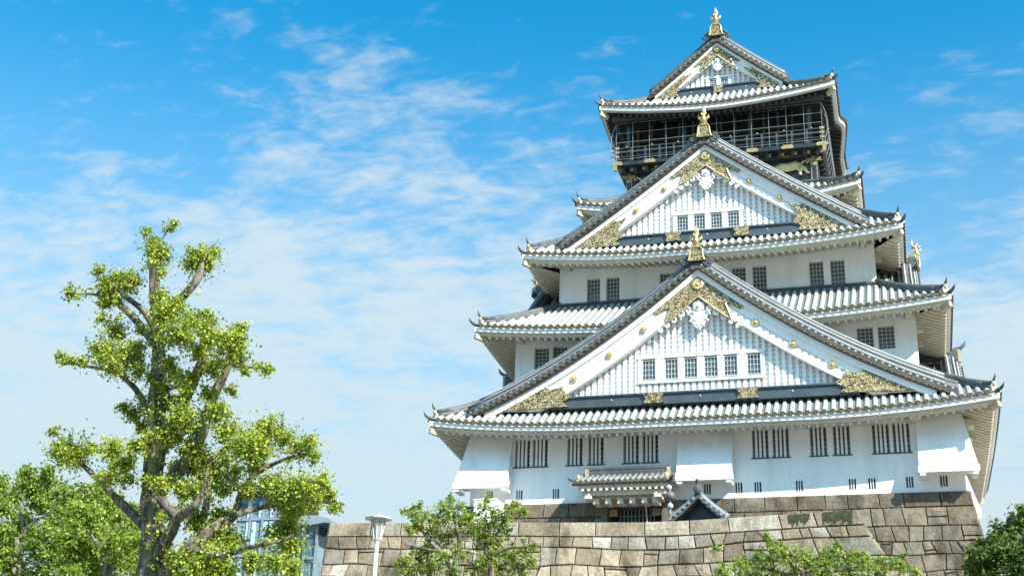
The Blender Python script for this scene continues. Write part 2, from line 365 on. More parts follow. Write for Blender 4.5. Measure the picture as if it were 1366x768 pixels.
# --- the low platform wall in front
plat = thing('stone_platform', (-4, 66, 3), 'low pale granite platform wall with long capstones in front of the castle', 'stone wall')
ZP = 13.6
def bat(d): return .11*d+.022*d*d
def batx(d): return .30*d+.10*d*d if d < 4 else 2.8+.9*(d-4)
mb, mb2 = MB(), MB()
P0, P1, P2 = Vector((-17.6, 63.3)), Vector((-.4, 64.1)), Vector((8.74, 63.65)); ZD = ZP-.25
def seg_map(A, B, Lb, Rb, za=ZP, zb=ZP):
    Ln = (B-A).length
    def f(s, d):
        a = A + Vector((-Lb(d), 0)); b_ = B + Vector((Rb(d), 0)); p = a.lerp(b_, s/Ln)
        return Vector((p.x, p.y-bat(d), za+(zb-za)*s/Ln-d))
    return f, Ln
rows_f = [.74, .60, .86, .62, .8, .6, .85, .7, .9, .8, .9, 1.0, .9]
fA, LA = seg_map(P0, P1, lambda d: .02*d, lambda d: 0, ZP, ZD); fB, LB_ = seg_map(P1, P2, lambda d: 0, batx, ZD, ZP)
f = lambda s, d: fA(s, d) if s < LA else fB(s-LA, d)
stone_face(mb, mb2, f, rows_f, 6, .75, 1.5, TAN, LA+LB_, (1.4, 2.5))
ms = MB()
for sx0, sx1, dz1 in ((5.6, 6.5, .62), (7.2, 8.5, .68)):
    ms.cut(); rq = random.Random(int(sx0*10)); x = sx0
    while x < sx1:
        wd_ = rq.uniform(.08, .2); d0 = rq.uniform(.03, .07); d1 = dz1*rq.uniform(.55, 1)
        q = [(P1+(P2-P1)*((xx+.4)/9.14), dd) for xx, dd in ((x, d0), (x+wd_, d0), (x+wd_*.8, d1), (x+wd_*.2, d1))]
        ms.add([(p_.x, p_.y-bat(dd)-.098, ZD+(ZP-ZD)*((p_.x+.4)/9.14)-dd) for p_, dd in q], [(3, 2, 1, 0)]); x += wd_*.85
ms.build('moss', mat('dark_moss', (.022, .026, .010), (.06, .06, .03), 5, 1, bump=.5, bscale=20), plat)
f = lambda s, d: Vector((8.74+batx(d), 63.65-bat(d)*(1-s/11.5)+s, ZP-d)); stone_face(mb, mb2, f, rows_f, 8, .9, 1.8, TAN, 11.5, (1.6, 2.6))
f = lambda s, d: Vector((-17.6-.02*d, 75-s-bat(d)*(s/11.7), ZP-d)); stone_face(mb, mb2, f, rows_f, 9, .9, 1.8, TAN, 11.7, (1.6, 2.6))
mb.build('stones', STONE, plat)
mb2.tint = None; mb2.build('joints', MORTAR, plat)
c = MB(); c.add([(-17.55, 63.35, ZP-.05), (-.4, 64.2, ZD-.05), (8.7, 63.7, ZP-.05), (8.7, 75.2, ZP-.05), (-17.55, 75.2, ZP-.05)], [(0, 1, 2, 3, 4)]); c.build('paving', PAVE, plat)

# --- the keep's own base
kb = thing('castle_stone_base', (0, 86, 3), 'tall brown battered stone base directly under the white castle walls', 'stone base')
ZB = 17.06
def kbat(d): return .10*d+.02*d*d
mb, mb2 = MB(), MB(); HX = 14.42; YF = 75.83; YBK = 97.2
rows_b = [.88, 1.0, .92, .72, .9, .8, .95, .8, 1.0, .9, 1.0, 1.0, 1.1, 1.1, 1.1]
DX0, DX1, DDT, DDB = -5.9, -2.3, .3, 3.6               # doorway in the base
fF = lambda s, d: Vector((-HX-kbat(d)+(2*HX+2*kbat(d))*s/(2*HX), YF-kbat(d), ZB-d))
def sub_face(x0, x1, dtop, rows, seed, fs=(1.1, 2.2)):
    f = lambda s, d: fF(x0+HX+s, d+dtop); stone_face(mb, mb2, f, rows, seed, .75, 1.35, BRN, x1-x0, fs)
sub_face(-HX, DX0, 0, rows_b, 21); sub_face(DX1, HX, 0, rows_b, 22)
sub_face(DX0, DX1, DDB, [.8, 1.0, .9, 1.0, 1.0, 1.1, 1.1, 1.1], 23)
fE = lambda s, d: Vector((HX+kbat(d), YF-kbat(d)*(1-2*s/(YBK-YF)) + s, ZB-d)); stone_face(mb, mb2, fE, rows_b, 24, .9, 1.7, BRN, YBK-YF, (1.3, 2.4))
fW = lambda s, d: Vector((-HX-kbat(d), YBK-s+kbat(d)*(1-2*s/(YBK-YF)), ZB-d)); stone_face(mb, mb2, fW, rows_b, 25, .9, 1.7, BRN, YBK-YF, (1.3, 2.4))
mb.build('stones', STONE2, kb); mb2.tint = None; mb2.build('joints', MORTAR, kb)
c = MB(); c.add([(-HX, YF, ZB-.02), (HX, YF, ZB-.02), (HX, YBK, ZB-.02), (-HX, YBK, ZB-.02)], [(0, 1, 2, 3)]); c.build('top', MORTAR, kb)

# ------------------------------------------------------------------ THE KEEP
keep = thing('castle_keep', (0, 86, ZB), 'tall white five-tiered Japanese castle tower with gold-trimmed gables on its stone base', 'castle tower')

def wall(hx, yf, yb, z0, z1, holes, m=PLASTER, depth=.28):
    mb = MB()
    xs = sorted({-hx, hx, *[h[0] for h in holes], *[h[1] for h in holes]}); zs = sorted({z0, z1, *[h[2] for h in holes], *[h[3] for h in holes]})
    for i in range(len(xs)-1):
        for j in range(len(zs)-1):
            x, z = (xs[i]+xs[i+1])/2, (zs[j]+zs[j+1])/2
            if any(h[0] < x < h[1] and h[2] < z < h[3] for h in holes): continue
            mb.add([(xs[i], yf, zs[j]), (xs[i+1], yf, zs[j]), (xs[i+1], yf, zs[j+1]), (xs[i], yf, zs[j+1])], [(0, 1, 2, 3)])
    for (a, b, c, d) in holes:
        y = yf+depth
        mb.add([(a,yf,c),(b,yf,c),(b,y,c),(a,y,c)], [(3,2,1,0)]); mb.add([(a,yf,d),(b,yf,d),(b,y,d),(a,y,d)], [(0,1,2,3)])
        mb.add([(a,yf,c),(a,y,c),(a,y,d),(a,yf,d)], [(3,2,1,0)]); mb.add([(b,yf,c),(b,y,c),(b,y,d),(b,yf,d)], [(0,1,2,3)])
    mb.add([(-hx,yf,z0),(-hx,yb,z0),(-hx,yb,z1),(-hx,yf,z1)], [(3,2,1,0)]); mb.add([(hx,yf,z0),(hx,yb,z0),(hx,yb,z1),(hx,yf,z1)], [(0,1,2,3)])
    mb.add([(-hx,yb,z0),(hx,yb,z0),(hx,yb,z1),(-hx,yb,z1)], [(3,2,1,0)]); mb.add([(-hx,yf,z1),(hx,yf,z1),(hx,yb,z1),(-hx,yb,z1)], [(0,1,2,3)])
    return mb.build('wall', m, keep)

def window(x0, x1, z0, z1, yf, nv, nh, barw, m=GRILLE, bars=0, parent=None, M=None, recess=.28, sill=False):
    """one window: frame and grille, with its pane"""
    mb = MB(M); y = yf+recess-.02; fr = .05 if nv > 1 else .02
    mb.box((x0, y-.09, z0), (x0+fr, y, z1)); mb.box((x1-fr, y-.09, z0), (x1, y, z1)); mb.box((x0+fr, y-.088, z1-fr), (x1-fr, y, z1)); mb.box((x0+fr, y-.088, z0), (x1-fr, y, z0+fr))
    for i in range(1, nv): x = x0+(x1-x0)*i/nv; mb.box((x-barw/2, y-.05, z0+fr), (x+barw/2, y-.01, z1-fr))
    for j in range(1, nh): z = z0+(z1-z0)*j/nh; mb.box((x0+fr, y-.047, z-barw/2), (x1-fr, y-.012, z+barw/2))
    w_ = mb.build('window', m, parent or keep)
    p = MB(M); p.box((x0+.01, y+.001, z0+.01), (x1-.01, y+.03, z1-.01)); p.build('pane', GLASS, w_)
    if bars:
        b = MB(M); n = bars
        bw = .062 if bars > 2 else .022
        for i in range(n): x = x0+(x1-x0)*(i+1)/(n+1); b.box((x-bw, yf-.03, z0), (x+bw, yf+.1, z1))
        b.build('bars', TRIM, w_)
    if sill:
        b = MB(M); b.box((x0-.08, yf-.06, z0-.07), (x1+.08, yf+.05, z0-.003)); b.build('sill', BEAM, w_)
    return w_

# ---- skirt roofs
def skirt(ax, yf, yb, ze, bx, yif, yib, zt, lift, dark=False, sp=.455, bump=0, soff=.33, rib_r=.135, Ln=2.6, hipk=1.0):
    O = [(-ax, yf), (ax, yf), (ax, yb), (-ax, yb)]; I = [(-bx, yif), (bx, yif), (bx, yib), (-bx, yib)]
    runs = [(yif-yf, ax-bx, ax-bx), (ax-bx, yif-yf, yb-yib), (yb-yib, ax-bx, ax-bx), (ax-bx, yb-yib, yif-yf)]   # own run, run at start, run at end
    def side(k):
        a, b = Vector(O[k]), Vector(O[(k+1) % 4]); ln = (b-a).length; d = (b-a)/ln; inn = Vector((-d.y, d.x)); run, ra, rb = runs[k]
        def P(s, t, dz=0, outw=0):
            L_ = lift*(max(0, 1-(s/ra)/Ln)**2.0 + max(0, 1-((ln-s)/rb)/Ln)**2.0)
            z = ze+(zt-ze)*(.95*t+.05*t*t)+L_*max(0, 1-t)**1.5
            q = a+d*s+inn*(t*run-outw)
            if bump and k in (1, 3):
                y = q.y; c_ = (yf+yb)/2; hw = 3.6
                if abs(y-c_) < hw: kk = .5+.5*math.cos(math.pi*(y-c_)/hw); z += bump*kk*max(0, 1-t)**1.2; q = q - inn*(.35*kk*(1-t))
            return Vector((q.x, q.y, z+dz))
        return P, ln, run, ra, rb
    tiles, base, ends, fas, fas2, raf, sof, hip, caps, tails = (MB() for _ in range(10))
    for k in range(4):
        P, ln, run, ra, rb = side(k)
        for q in (tiles, ends, fas, fas2, raf, sof, hip, caps, tails): q.cut()
        # underlay surface
        ns = 44; ntt = 6; vs = []
        for j in range(ntt+1):
            t = j/ntt
            for i in range(ns+1):
                lo, hi = t*ra, ln-t*rb; vs.append(P(lo+(hi-lo)*i/ns, t))
        base.add(vs, [(j*(ns+1)+i, j*(ns+1)+i+1, (j+1)*(ns+1)+i+1, (j+1)*(ns+1)+i) for j in range(ntt) for i in range(ns)])
        # cover-tile rows
        n = int(ln/sp); s0 = (ln-n*sp)/2
        for i in range(n+1):
            s = s0+i*sp
            tm = min(1, s/ra, (ln-s)/rb)
            if tm < .06: continue
            m_ = 6 if run > 2 else 4; d2 = (P(s+.01, 0)-P(s, 0)); d2.z = 0; d2.normalize(); ring = []; pr = 6
            for j in range(m_+1):
                t = -.012+(tm+.012)*j/m_; c = P(s, t)
                e = P(s, t+.02)-P(s, t-.02); nn = d2.cross(e.normalized()); nn = nn if nn.z > 0 else -nn
                for q in range(pr):
                    an = math.pi*q/(pr-1); ring.append(c+d2*math.cos(an)*rib_r+nn*(math.sin(an)*rib_r*1.05-.0))
            tiles.add(ring, [(j*pr+q, j*pr+q+1, (j+1)*pr+q+1, (j+1)*pr+q) for j in range(m_) for q in range(pr-1)])
            c = P(s, -.012); outd = (P(s, -.05)-P(s, 0)); outd.z = 0; outd.normalize()
            ends.tube([c+Vector((0, 0, .02))-outd*.05, c+Vector((0, 0, .02))+outd*.035], rib_r*1.03, 8)
            if i < n and tm > .02:                      # pan-tile lip between
                c2 = P(s+sp/2, -.008); ends.bar(c2-d2*(sp/2-.1)+Vector((0, 0, -.05)), c2+d2*(sp/2-.1)+Vector((0, 0, -.05)), .06, .07)
        # fascia bands follow the eave
        nf = 60
        def band(mbb, o0, o1, z0, z1):
            vs = []
            for i in range(nf+1):
                s = ln*i/nf; t0, t1 = o0/run, o1/run
                sa = min(max(s, t0*ra), ln-t0*rb); sb = min(max(s, t1*ra), ln-t1*rb)
                vs += [P(sa, 0, z0, -o0), P(sa, 0, z1, -o0), P(sb, 0, z1, -o1), P(sb, 0, z0, -o1)]
            mbb.add(vs, [(4*i+q, 4*i+(q+1) % 4, 4*i+4+(q+1) % 4, 4*i+4+q) for i in range(nf) for q in range(4)])
        band(fas, .07, .55, -.40, -.09)
        if not dark: band(fas2, .30, .62, -.60, -.404)
        # rafters and soffit
        rs = sp*1.0; n = int(ln/rs); s0 = (ln-n*rs)/2
        for i in range(n+1):
            s = s0+i*rs; tm = min(1, s/ra, (ln-s)/rb)
            if tm*run < .95 or k == 2: continue
            p = P(s, 0, -.70, -.34); q = P(s, 0, -.70+soff*(tm*run-.34), -tm*run)
            raf.bar(p, q, .15, .17)
        vs = []
        for j in range(2):
            o_ = .4 if j == 0 else run-.02
            for i in range(ns+1):
                t = o_/run; lo, hi = t*ra, ln-t*rb; s = lo+(hi-lo)*i/ns
                vs.append(P(s, 0, -.60+soff*(o_-.4), -o_))
        sof.add(vs, [(i+1, i, ns+1+i, ns+2+i) for i in range(ns)])
        # hip ridge on this side's start corner, with its end tile and curled tail
        hp = [P(t*ra, t, .10) for t in frange(.10, 1, 10)]
        d3 = hp[0]-hp[2]; d3.z = 0; d3.normalize()
        hip.tube([p+Vector((0, 0, .0)) for p in hp], .2, 8); hip.tube([p+Vector((0, 0, .27)) for p in hp], .13, 8); hip.tube([p+Vector((0, 0, .17)) for p in hp[1:]], .22, 4)
        h0 = hp[0]
        caps.bar(h0+d3*.02+Vector((0, 0, -.1)), h0+d3*.2+Vector((0, 0, -.06)), .34, .42); caps.ball(h0+d3*.16+Vector((0, 0, .2)), (.13, .13, .17))
        caps.cut(); caps.bar(P(.62, 0, -.78, -.62), P(.12, 0, -.70, -.12), .24, .30)
        tails.tube([h0+Vector((0, 0, .28)), h0+d3*.2+Vector((0, 0, .40)), h0+d3*.32+Vector((0, 0, .56)), h0+d3*.36+Vector((0, 0, .76))], [.075, .075, .06, .02], 6)
        tails.cut(); p0 = P(0, 0); tails.tube([p0-d3*.5+Vector((0, 0, .05)), p0+Vector((0, 0, .07)), p0+d3*.22+Vector((0, 0, .2)), p0+d3*.32+Vector((0, 0, .38))], [.10, .10, .075, .02], 6)
    # wall-foot ridge course
    ft = MB(); e = .26
    ft.box((-bx-e, yif-e, zt-.42), (bx+e, yif-.004, zt+.16)); ft.box((-bx-e, yif-.004, zt-.42), (-bx-.004, yib, zt+.16)); ft.box((bx+.004, yif-.004, zt-.42), (bx+e, yib, zt+.16))
    ft.tube([(-bx-e, yif-e, zt+.13), (bx+e, yif-e, zt+.13), (bx+e, yib, zt+.13)], .09, 6)
    r = base.build('roof', VALLEY, keep)
    tiles.build('tile_slope', TILE, r, True); ends.build('tile_ends', TEND, r)
    fas.build('eave_board', TRIM, r)
    if not dark: fas2.build('eave_moulding', EAVE, r)
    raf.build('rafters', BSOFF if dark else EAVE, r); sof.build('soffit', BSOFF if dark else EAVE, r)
    hip.build('hip_ridge', RIDGE, r, True); caps.build('ridge_end_tile', CREAM, r); tails.build('curled_tail', RIDGE, r, True); ft.build('ridge_course', RIDGE, r)
    return r

# ---- gables
def fish(parent, M, y, z, k):
    """gold roof fish: head low on the ridge, tail curled up"""
    mb = MB(M)
    sp_ = [(.34, .20), (.12, .22), (-.16, .30), (-.32, .56), (-.26, .84), (-.10, 1.06), (0, 1.2)]
    mb.tube([(0, y+a*k, z+b*k) for a, b in sp_], [.14*k, .21*k, .21*k, .16*k, .115*k, .085*k, .05*k], 10)
    for s in (-1, 1):                                       # tail fan, side fins
        mb.prism([(0, z+1.0*k), (0, z+1.72*k), (s*.11*k, z+1.4*k), (s*.15*k, z+1.12*k), (s*.08*k, z+.9*k)], y-.06*k, y+.06*k)
        mb.prism([(s*.14*k, z+.3*k), (s*.4*k, z+.62*k), (s*.36*k, z+.86*k), (s*.3*k, z+.72*k), (s*.16*k, z+.62*k)], y-.3*k, y-.18*k)
        mb.prism([(s*.1*k, z+.62*k), (s*.2*k, z+.98*k), (s*.15*k, z+1.12*k), (s*.1*k, z+.9*k)], y-.3*k, y-.2*k)
    for i in range(5):                                      # back spines
        a, b = sp_[1+i]; mb.bar((0, y+a*k-.1*k, z+b*k+.05), (0, y+a*k-.34*k, z+b*k+.2*k), .05*k, .13*k)
    mb.ball((0, y+.42*k, z+.2*k), (.15*k, .16*k, .15*k))
    mb.prism([(-.16*k, z), (.16*k, z), (.12*k, z+.14*k), (-.12*k, z+.14*k)], y-.3*k, y+.4*k)
    return mb.build('roof_fish', GOLD, parent, True)

def gable(M, za, a, b, xf, D, wins, zb, xb, k=1.0, gold=True, finial=True, fk=.95, lat=.375, plates=(), ros=(), inner=1.62, foot=True):
    """za apex of the white barge; xf foot of the barge; zb, xb top and half length of the dark base beam; D depth back to the wall"""
    zc = lambda x: za-a*abs(x)+b*x*x
    X = sorted(set(frange(-xf, 0, 16)+frange(0, xf, 16)))
    inn = inner*k
    # lattice wall
    back = MB(M); zi = lambda x: zc(x)-inn+.25
    xl = xb
    Xl = sorted(set(frange(-xl, 0, 12)+frange(0, xl, 12)))
    back.strip(Xl, lambda x: max(zb+.02, zi(x)), lambda x: zb-.02, .62, .8)
    g_ = back.build('gable_wall', PLASTER, keep)
    bars = MB(M); n = int(2*xl/lat)
    for i in range(n+1):
        x = -xl+lat*(i+.5); zt = zi(x)-.02
        if zt-zb < .15 or abs(x) > xl: continue
        segs = [(zb, zt)]
        for (x0, x1, z0, z1) in wins[:1]:
            pass
        if wins:
            wx0, wx1 = min(q[0] for q in wins)-.3, max(q[1] for q in wins)+.3; wz0, wz1 = wins[0][2]-.16, wins[0][3]+.16
            if wx0 < x < wx1: segs = [(zb, wz0), (wz1, zt)]
        for (z0, z1) in segs:
            if z1-z0 > .1: bars.box((x-lat*.26, .44, z0), (x+lat*.26, .58, z1))
    z = zb+.16
    while z < za-inn-.2:
        hx = 0
        for q in frange(0, xl, 60):
            if zi(q) > z+.05: hx = q
        if hx > .2:
            if wins and wins[0][2]-.2 < z < wins[0][3]+.2:
                for s in (-1, 1):
                    wx = max(q[1] for q in wins)+.3
                    if hx > wx: bars.box((min(s*wx, s*hx), .54, z-.05), (max(s*wx, s*hx), .63, z+.05))
            else: bars.box((-hx, .54, z-.05), (hx, .63, z+.05))
        z += .29
    bars.build('lattice', TRIM, g_)
    if wins:
        fr = MB(M); wx0, wx1 = min(q[0] for q in wins)-.14, max(q[1] for q in wins)+.14; wz0, wz1 = wins[0][2]-.08, wins[0][3]+.08
        fr.box((wx0-.1, .34, wz1), (wx1+.1, .5, wz1+.16)); fr.box((wx0-.1, .34, wz0-.14), (wx1+.1, .5, wz0))
        prev = wx0-.1
        for q in sorted(wins): fr.box((prev, .38, wz0), (q[0]-.003, .49, wz1)); prev = q[1]+.003
        fr.box((prev, .38, wz0), (wx1+.1, .49, wz1)); fr.build('window_surround', TRIM, g_)
        for q in wins: window(q[0], q[1], q[2], q[3], .30, 4, 4, .03, GRILLE, parent=keep, M=M, recess=.22)
    # bargeboards
    bg_ = MB(M)
    bg_.strip(X, lambda x: zc(x), lambda x: zc(x)-.40*k, -.14, .5)
    xo = xf*.985
    Xo = sorted(set(frange(-xo, 0, 16)+frange(0, xo, 16)))
    flo = zb-.75
    bg_.strip(Xo, lambda x: max(zc(x)-.395*k, flo+.02), lambda x: max(zc(x)-.95*k, flo), .0, .46)
    bg_.strip(Xo, lambda x: max(zc(x)-.97*k, flo+.02), lambda x: max(zc(x)-1.50*k, flo), .035, .46)
    bg_.strip(Xo, lambda x: max(zc(x)-1.50*k, flo+.02), lambda x: max(zc(x)-inn, flo), -.03, .5)
    bo = bg_.build('bargeboard', TRIM, g_)
    gr = MB(M); gr.strip(Xo, lambda x: max(zc(x)-.94*k, flo+.03), lambda x: max(zc(x)-.98*k, flo+.01), .03, .2); gr.build('groove', RIDGE, g_)
    # base beam
    bm = MB(M); bm.box((-xb-.5, -.02, zb-.72), (xb+.5, .7, zb)); bm.box((-xb-.55, -.12, zb-.12), (xb+.55, -.02, zb-.02)); bm.build('base_beam', BEAM, g_)
    if gold:
        gp = MB(M); c4 = .43*k
        for s in (-1, 1):
            q = [(0, zc(0)-c4-.08), (2.65*k, zc(2.65*k)-c4), (2.45*k, zc(2.45*k)-c4-.3*k), (2.05*k, zc(2.05*k)-.78*k), (1.6*k, zc(1.6*k)-1.0*k), (1.75*k, zc(1.75*k)-1.3*k), (1.95*k, zc(1.95*k)-1.72*k), (1.62*k, zc(1.62*k)-1.78*k), (0, zc(0)-1.78*k)]
            q = [(s*x, z) for x, z in q]; q = q if s > 0 else q[::-1]
            gp.prism(q[::-1], -.10, .05)
        gp.build('gold_apex_plate', FILI, g_)
        rim = MB(M); fl = MB(M)                                             # raised rim round the lower edge of the plate
        for s in (-1, 1):
            rim.cut(); rim.tube([(0, -.12, zc(0)-1.72*k), (s*1.60*k, -.12, zc(1.62*k)-1.76*k), (s*1.95*k, -.12, zc(1.95*k)-1.68*k), (s*1.62*k, -.12, zc(1.6*k)-1.0*k)], .045, 5)
        for i in range(12):
            an = math.pi*2*i/12; fl.ball((math.cos(an)*.24*k, -.15, zc(0)-.98*k+math.sin(an)*.24*k), (.12*k, .05, .12*k), 6, 4)
        fl.ball((0, -.18, zc(0)-.98*k), (.14*k, .07, .14*k)); rim.build('gold_rim', GOLD, g_); fl.build('gold_crest', GOLD, g_)
        if foot:
            for s in (-1, 1):
                e = xf*.93; i0 = xb-.5*k
                q = [(e, max(zc(e)-c4, flo+.15)), (e-2.9*k, zc(e-2.9*k)-c4), (e-3.2*k, zc(e-3.2*k)-c4-.35*k), (e-3.9*k, zc(e-3.9*k)-1.0*k), (i0+.1*k, max(zc(i0+.1)-1.45*k, zb+.15)), (i0-.35*k, zb-.05), (i0+.25*k, zb-.32), (i0-.1*k, zb-.62), (e-.1, flo+.05)]
                q = [(s*x, z) for x, z in q]; q = q if s > 0 else q[::-1]
                fp = MB(M); fp.prism(q[::-1], -.13, .02); fp.build('gold_foot_plate', FILI, g_)
        for x in plates:
            pl = MB(M); hw = .62*k
            pl.prism([(x-hw, zb-.66), (x+hw, zb-.66), (x+hw*.72, zb-.37), (x+hw*1.05, zb-.08), (x-hw*1.05, zb-.08), (x-hw*.72, zb-.37)], -.16, -.03); pl.build('gold_beam_plate', FILIB, g_)
        for x in ros:
            for s in (-1, 1):
                rb = MB(M); zz = zc(x)-.96*k
                for i in range(8):
                    an = math.pi*2*i/8; rb.ball((s*x+math.cos(an)*.15*k, -.04, zz+math.sin(an)*.15*k), (.085*k, .05, .085*k), 6, 4)
                rb.ball((s*x, -.07, zz), (.1*k, .07, .1*k), 8, 5); rb.build('gold_rosette', GOLD, g_)
        st = MB(M)
        for x in (-xb*.62, 0, xb*.62): st.cut(); st.ball((x, -.03, zb-.35), (.055, .05, .055), 6, 4)
        st.build('beam_stud', METAL, g_)
        # carved white pendant with scrolls
        pd = MB(M); zp = zc(0)-2.45*k
        for i in range(6):
            an = math.pi*2*i/6+.5; pd.ball((math.cos(an)*.22*k, .02, zp+.12*k+math.sin(an)*.22*k), (.17*k, .10, .17*k), 8, 5)
        pd.ball((0, -.06, zp+.12*k), (.15*k, .12, .15*k))
        def curl(cx, cz, r, dr, y):
            pts = [(cx+dr*math.cos(t)*r*(1-.11*t), y, cz+math.sin(t)*r*(1-.11*t)) for t in frange(0, 7.2, 16)]
            pd.tube(pts, [.085*k*(1-.04*i) for i in range(17)], 6); pd.ball((cx, y+.06, cz), (r*.6, .05, r*.6), 8, 4)
        for s in (-1, 1):
            curl(s*.40*k, zp-.42*k, .26*k, s, .05); curl(s*.3*k, zp-.84*k, .23*k, s, .05); curl(s*.12*k, zp-1.14*k, .16*k, s, .05)
            for i, (dx, dz, r) in enumerate(((.66, -.12, .22), (1.08, -.36, .25), (1.52, -.70, .22), (1.92, -1.02, .17), (2.3, -1.32, .13))):
                if -inn+.0 < 99: curl(s*dx*k, zp+dz*k+.02*k, r*k*1.1, s, .0)
        pd.ball((0, .12, zp-.5*k), (.42*k, .16, .62*k)); pd.build('carved_pendant', PLASTER, g_, True)
    # verge tiles and descending ridges
    vg, rg, lit = MB(M), MB(M), MB(M)
    xv = xf*1.09; Xv = sorted(set(frange(-xv, 0, 18)+frange(0, xv, 18)))
    vg.strip(Xv, lambda x: zc(x)+.40, lambda x: zc(x)+.003, -.34, .7)
    ds = .47; x = ds/2
    dm, vt = (MB(M), MB(M)), (MB(M), MB(M))
    while x < xv:
        for s in (-1, 1):
            de, lt = (dm[0], vt[0]) if s < 0 else (dm[1], vt[1]); sl = -a+2*b*x; de.disc((s*x, -.36, zc(x)+.19), .125, .10, 10)
            u = Vector((s*1, 0, sl)).normalized()
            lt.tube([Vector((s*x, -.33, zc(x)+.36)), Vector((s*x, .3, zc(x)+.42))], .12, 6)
        x += ds/math.sqrt(1+a*a)
    rg.strip(Xv, lambda x: zc(x)+.80, lambda x: zc(x)+.404, -.02, .9)
    rg.strip(Xv, lambda x: zc(x)+1.08, lambda x: zc(x)+.80, .22, .9)
    for (dz, y, r) in ((.52, -.12, .13), (.86, .1, .13), (1.12, .5, .2)):
        tgt = rg if dz != 1.12 else rg
        for s in (-1, 1):
            tgt.tube([(s*x, y, zc(x)+dz) for x in frange(0, xv*(.99 if dz < 1 else .95), 18)], r, 7)
    for (dz, y, r) in ((.655, -.14, .03), (1.0, .08, .032), (1.31, .46, .045)):  # thin pale tubes standing in for highlights along the ridges
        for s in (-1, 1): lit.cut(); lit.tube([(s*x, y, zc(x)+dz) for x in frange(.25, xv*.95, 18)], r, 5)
    # gable roof planes running back, with tile rows
    rp, rr = MB(M), MB(M); vs = []
    for x in Xv: vs += [(x, .6, zc(x)+.42), (x, D, zc(x)+.42)]
    rp.add(vs, [(2*i, 2*i+2, 2*i+3, 2*i+1) for i in range(len(Xv)-1)])
    y = 1.2
    while y < D:
        for s in (-1, 1): rr.tube([(s*x, y, zc(x)+.44) for x in frange(.15, xv, 10)], .135, 6)
        y += .46
    rt_ = rr.build('gable_roof', TILE, g_, True); rp.build('gable_roof_deck', VALLEY, g_)
    vg.build('verge', RIDGE, g_); [dm[i].tube([((1, -1)[1-i]*x_, -.37, zc(x_)+.07) for x_ in frange(.05, xv, 14)], .035, 5) for i in (0, 1)]; [q.build('verge_tile_ends', TEND, g_) for q in dm]; [q.build('verge_tiles', RIDGELIT, g_, True) for q in vt]; rg.build('descending_ridge', RIDGE, g_, True); lit.build('ridge_highlight', GLINT, g_, True)
    # main ridge
    mr = MB(M); mr.box((-.34, -.25, za+.5), (.34, D, za+1.15)); mr.tube([(0, -.3, za+1.2), (0, D, za+1.2)], .2, 8); mr.build('main_ridge', RIDGE, g_)
    if finial:
        sc = MB(M); zt = za+.42
        for s in (-1, 1):
            sc.cut()
            for (cx, cz, r) in ((.56, .12, .24), (.86, -.12, .17)):
                sc.tube([(s*(cx*fk+r*fk*(1-.1*t)*math.cos(t)), -.36, zt+cz+math.sin(t)*r*fk*(1-.1*t)) for t in frange(0, 7, 14)], .08*fk, 6); sc.ball((s*cx*fk, -.32, zt+cz), (r*.6, .1, r*.6))
        sc.build('ridge_scroll', RIDGE, g_, True)
        pl = MB(M); pl.prism([(x*fk, zt+z*fk) for x, z in ((-.52, 0), (.52, 0), (.42, .28), (.38, .72), (.26, .95), (-.26, .95), (-.38, .72), (-.42, .28))], -.52, -.3); pl.build('gold_ridge_plate', FILIB, g_)
        rm = MB(M); rm.tube([(x*fk, -.53, zt+z*fk) for x, z in ((-.50, .02), (-.42, .28), (-.38, .72), (-.26, .93), (.26, .93), (.38, .72), (.42, .28), (.50, .02))], .055*fk, 6); rm.build('ridge_plate_rim', GOLD, g_)
        fish(g_, M, -.15, zt+.92*fk, fk)
    return g_

def TF(y): return Matrix.Translation((0, y, 0))
def TE(x, y): return Matrix(((0, -1, 0, x), (1, 0, 0, y), (0, 0, 1, 0), (0, 0, 0, 1)))
def TW(x, y): return Matrix(((0, 1, 0, -x), (-1, 0, 0, y), (0, 0, 1, 0), (0, 0, 0, 1)))

# ---- tier walls and their windows
W1, W2, W3 = [], [], []
for a_, b_ in ((10.44, 11.48), (7.18, 8.26), (3.80, 4.80)):
    pass
W1p = [(9.46, 11.50), (6.02, 8.24), (2.74, 4.83)]
for (p, q) in W1p:
    for s in (-1, 1):
        for (u, v) in ((p, p+.93), (q-.93, q)): W1.append((min(s*u, s*v), max(s*u, s*v), 19.38, 21.06))
LH = [(x-.2, x+.2, 17.36, 17.98) for x in (-13.02, -11.16, -8.9, .1, 1.9, 2.98, 5.3, 8.22, 9.28, 11.3, 13.1)]
for p in (8.93, 10.15):
    for s in (-1, 1): W2.append((min(s*p, s*(p+.96)), max(s*p, s*(p+.96)), 26.3, 27.76))
for p in (6.18, 7.5, 1.25, 2.58):
    for s in (-1, 1): W3.append((min(s*p, s*(p+.9)), max(s*p, s*(p+.9)), 31.74, 33.44))
wall(14.25, 76.0, 96.4, ZB, 21.75, W1+LH)
wall(12.38, 78.4, 96.2, 24.2, 28.95, W2)
wall(10.29, 81.3, 96.0, 31.0, 34.85, W3)
wall(8.2, 85.4, 95.8, 38.0, 40.2, [])
for q in W1: window(*q, 76.0, 3, 6, .035, GRILLE, bars=3, sill=True)
for q in LH: window(*q, 76.0, 1, 1, .03, GRILLE, bars=2)
for q in W2: window(*q, 78.4, 4, 6, .045)
for q in W3: window(*q, 81.3, 4, 6, .045)

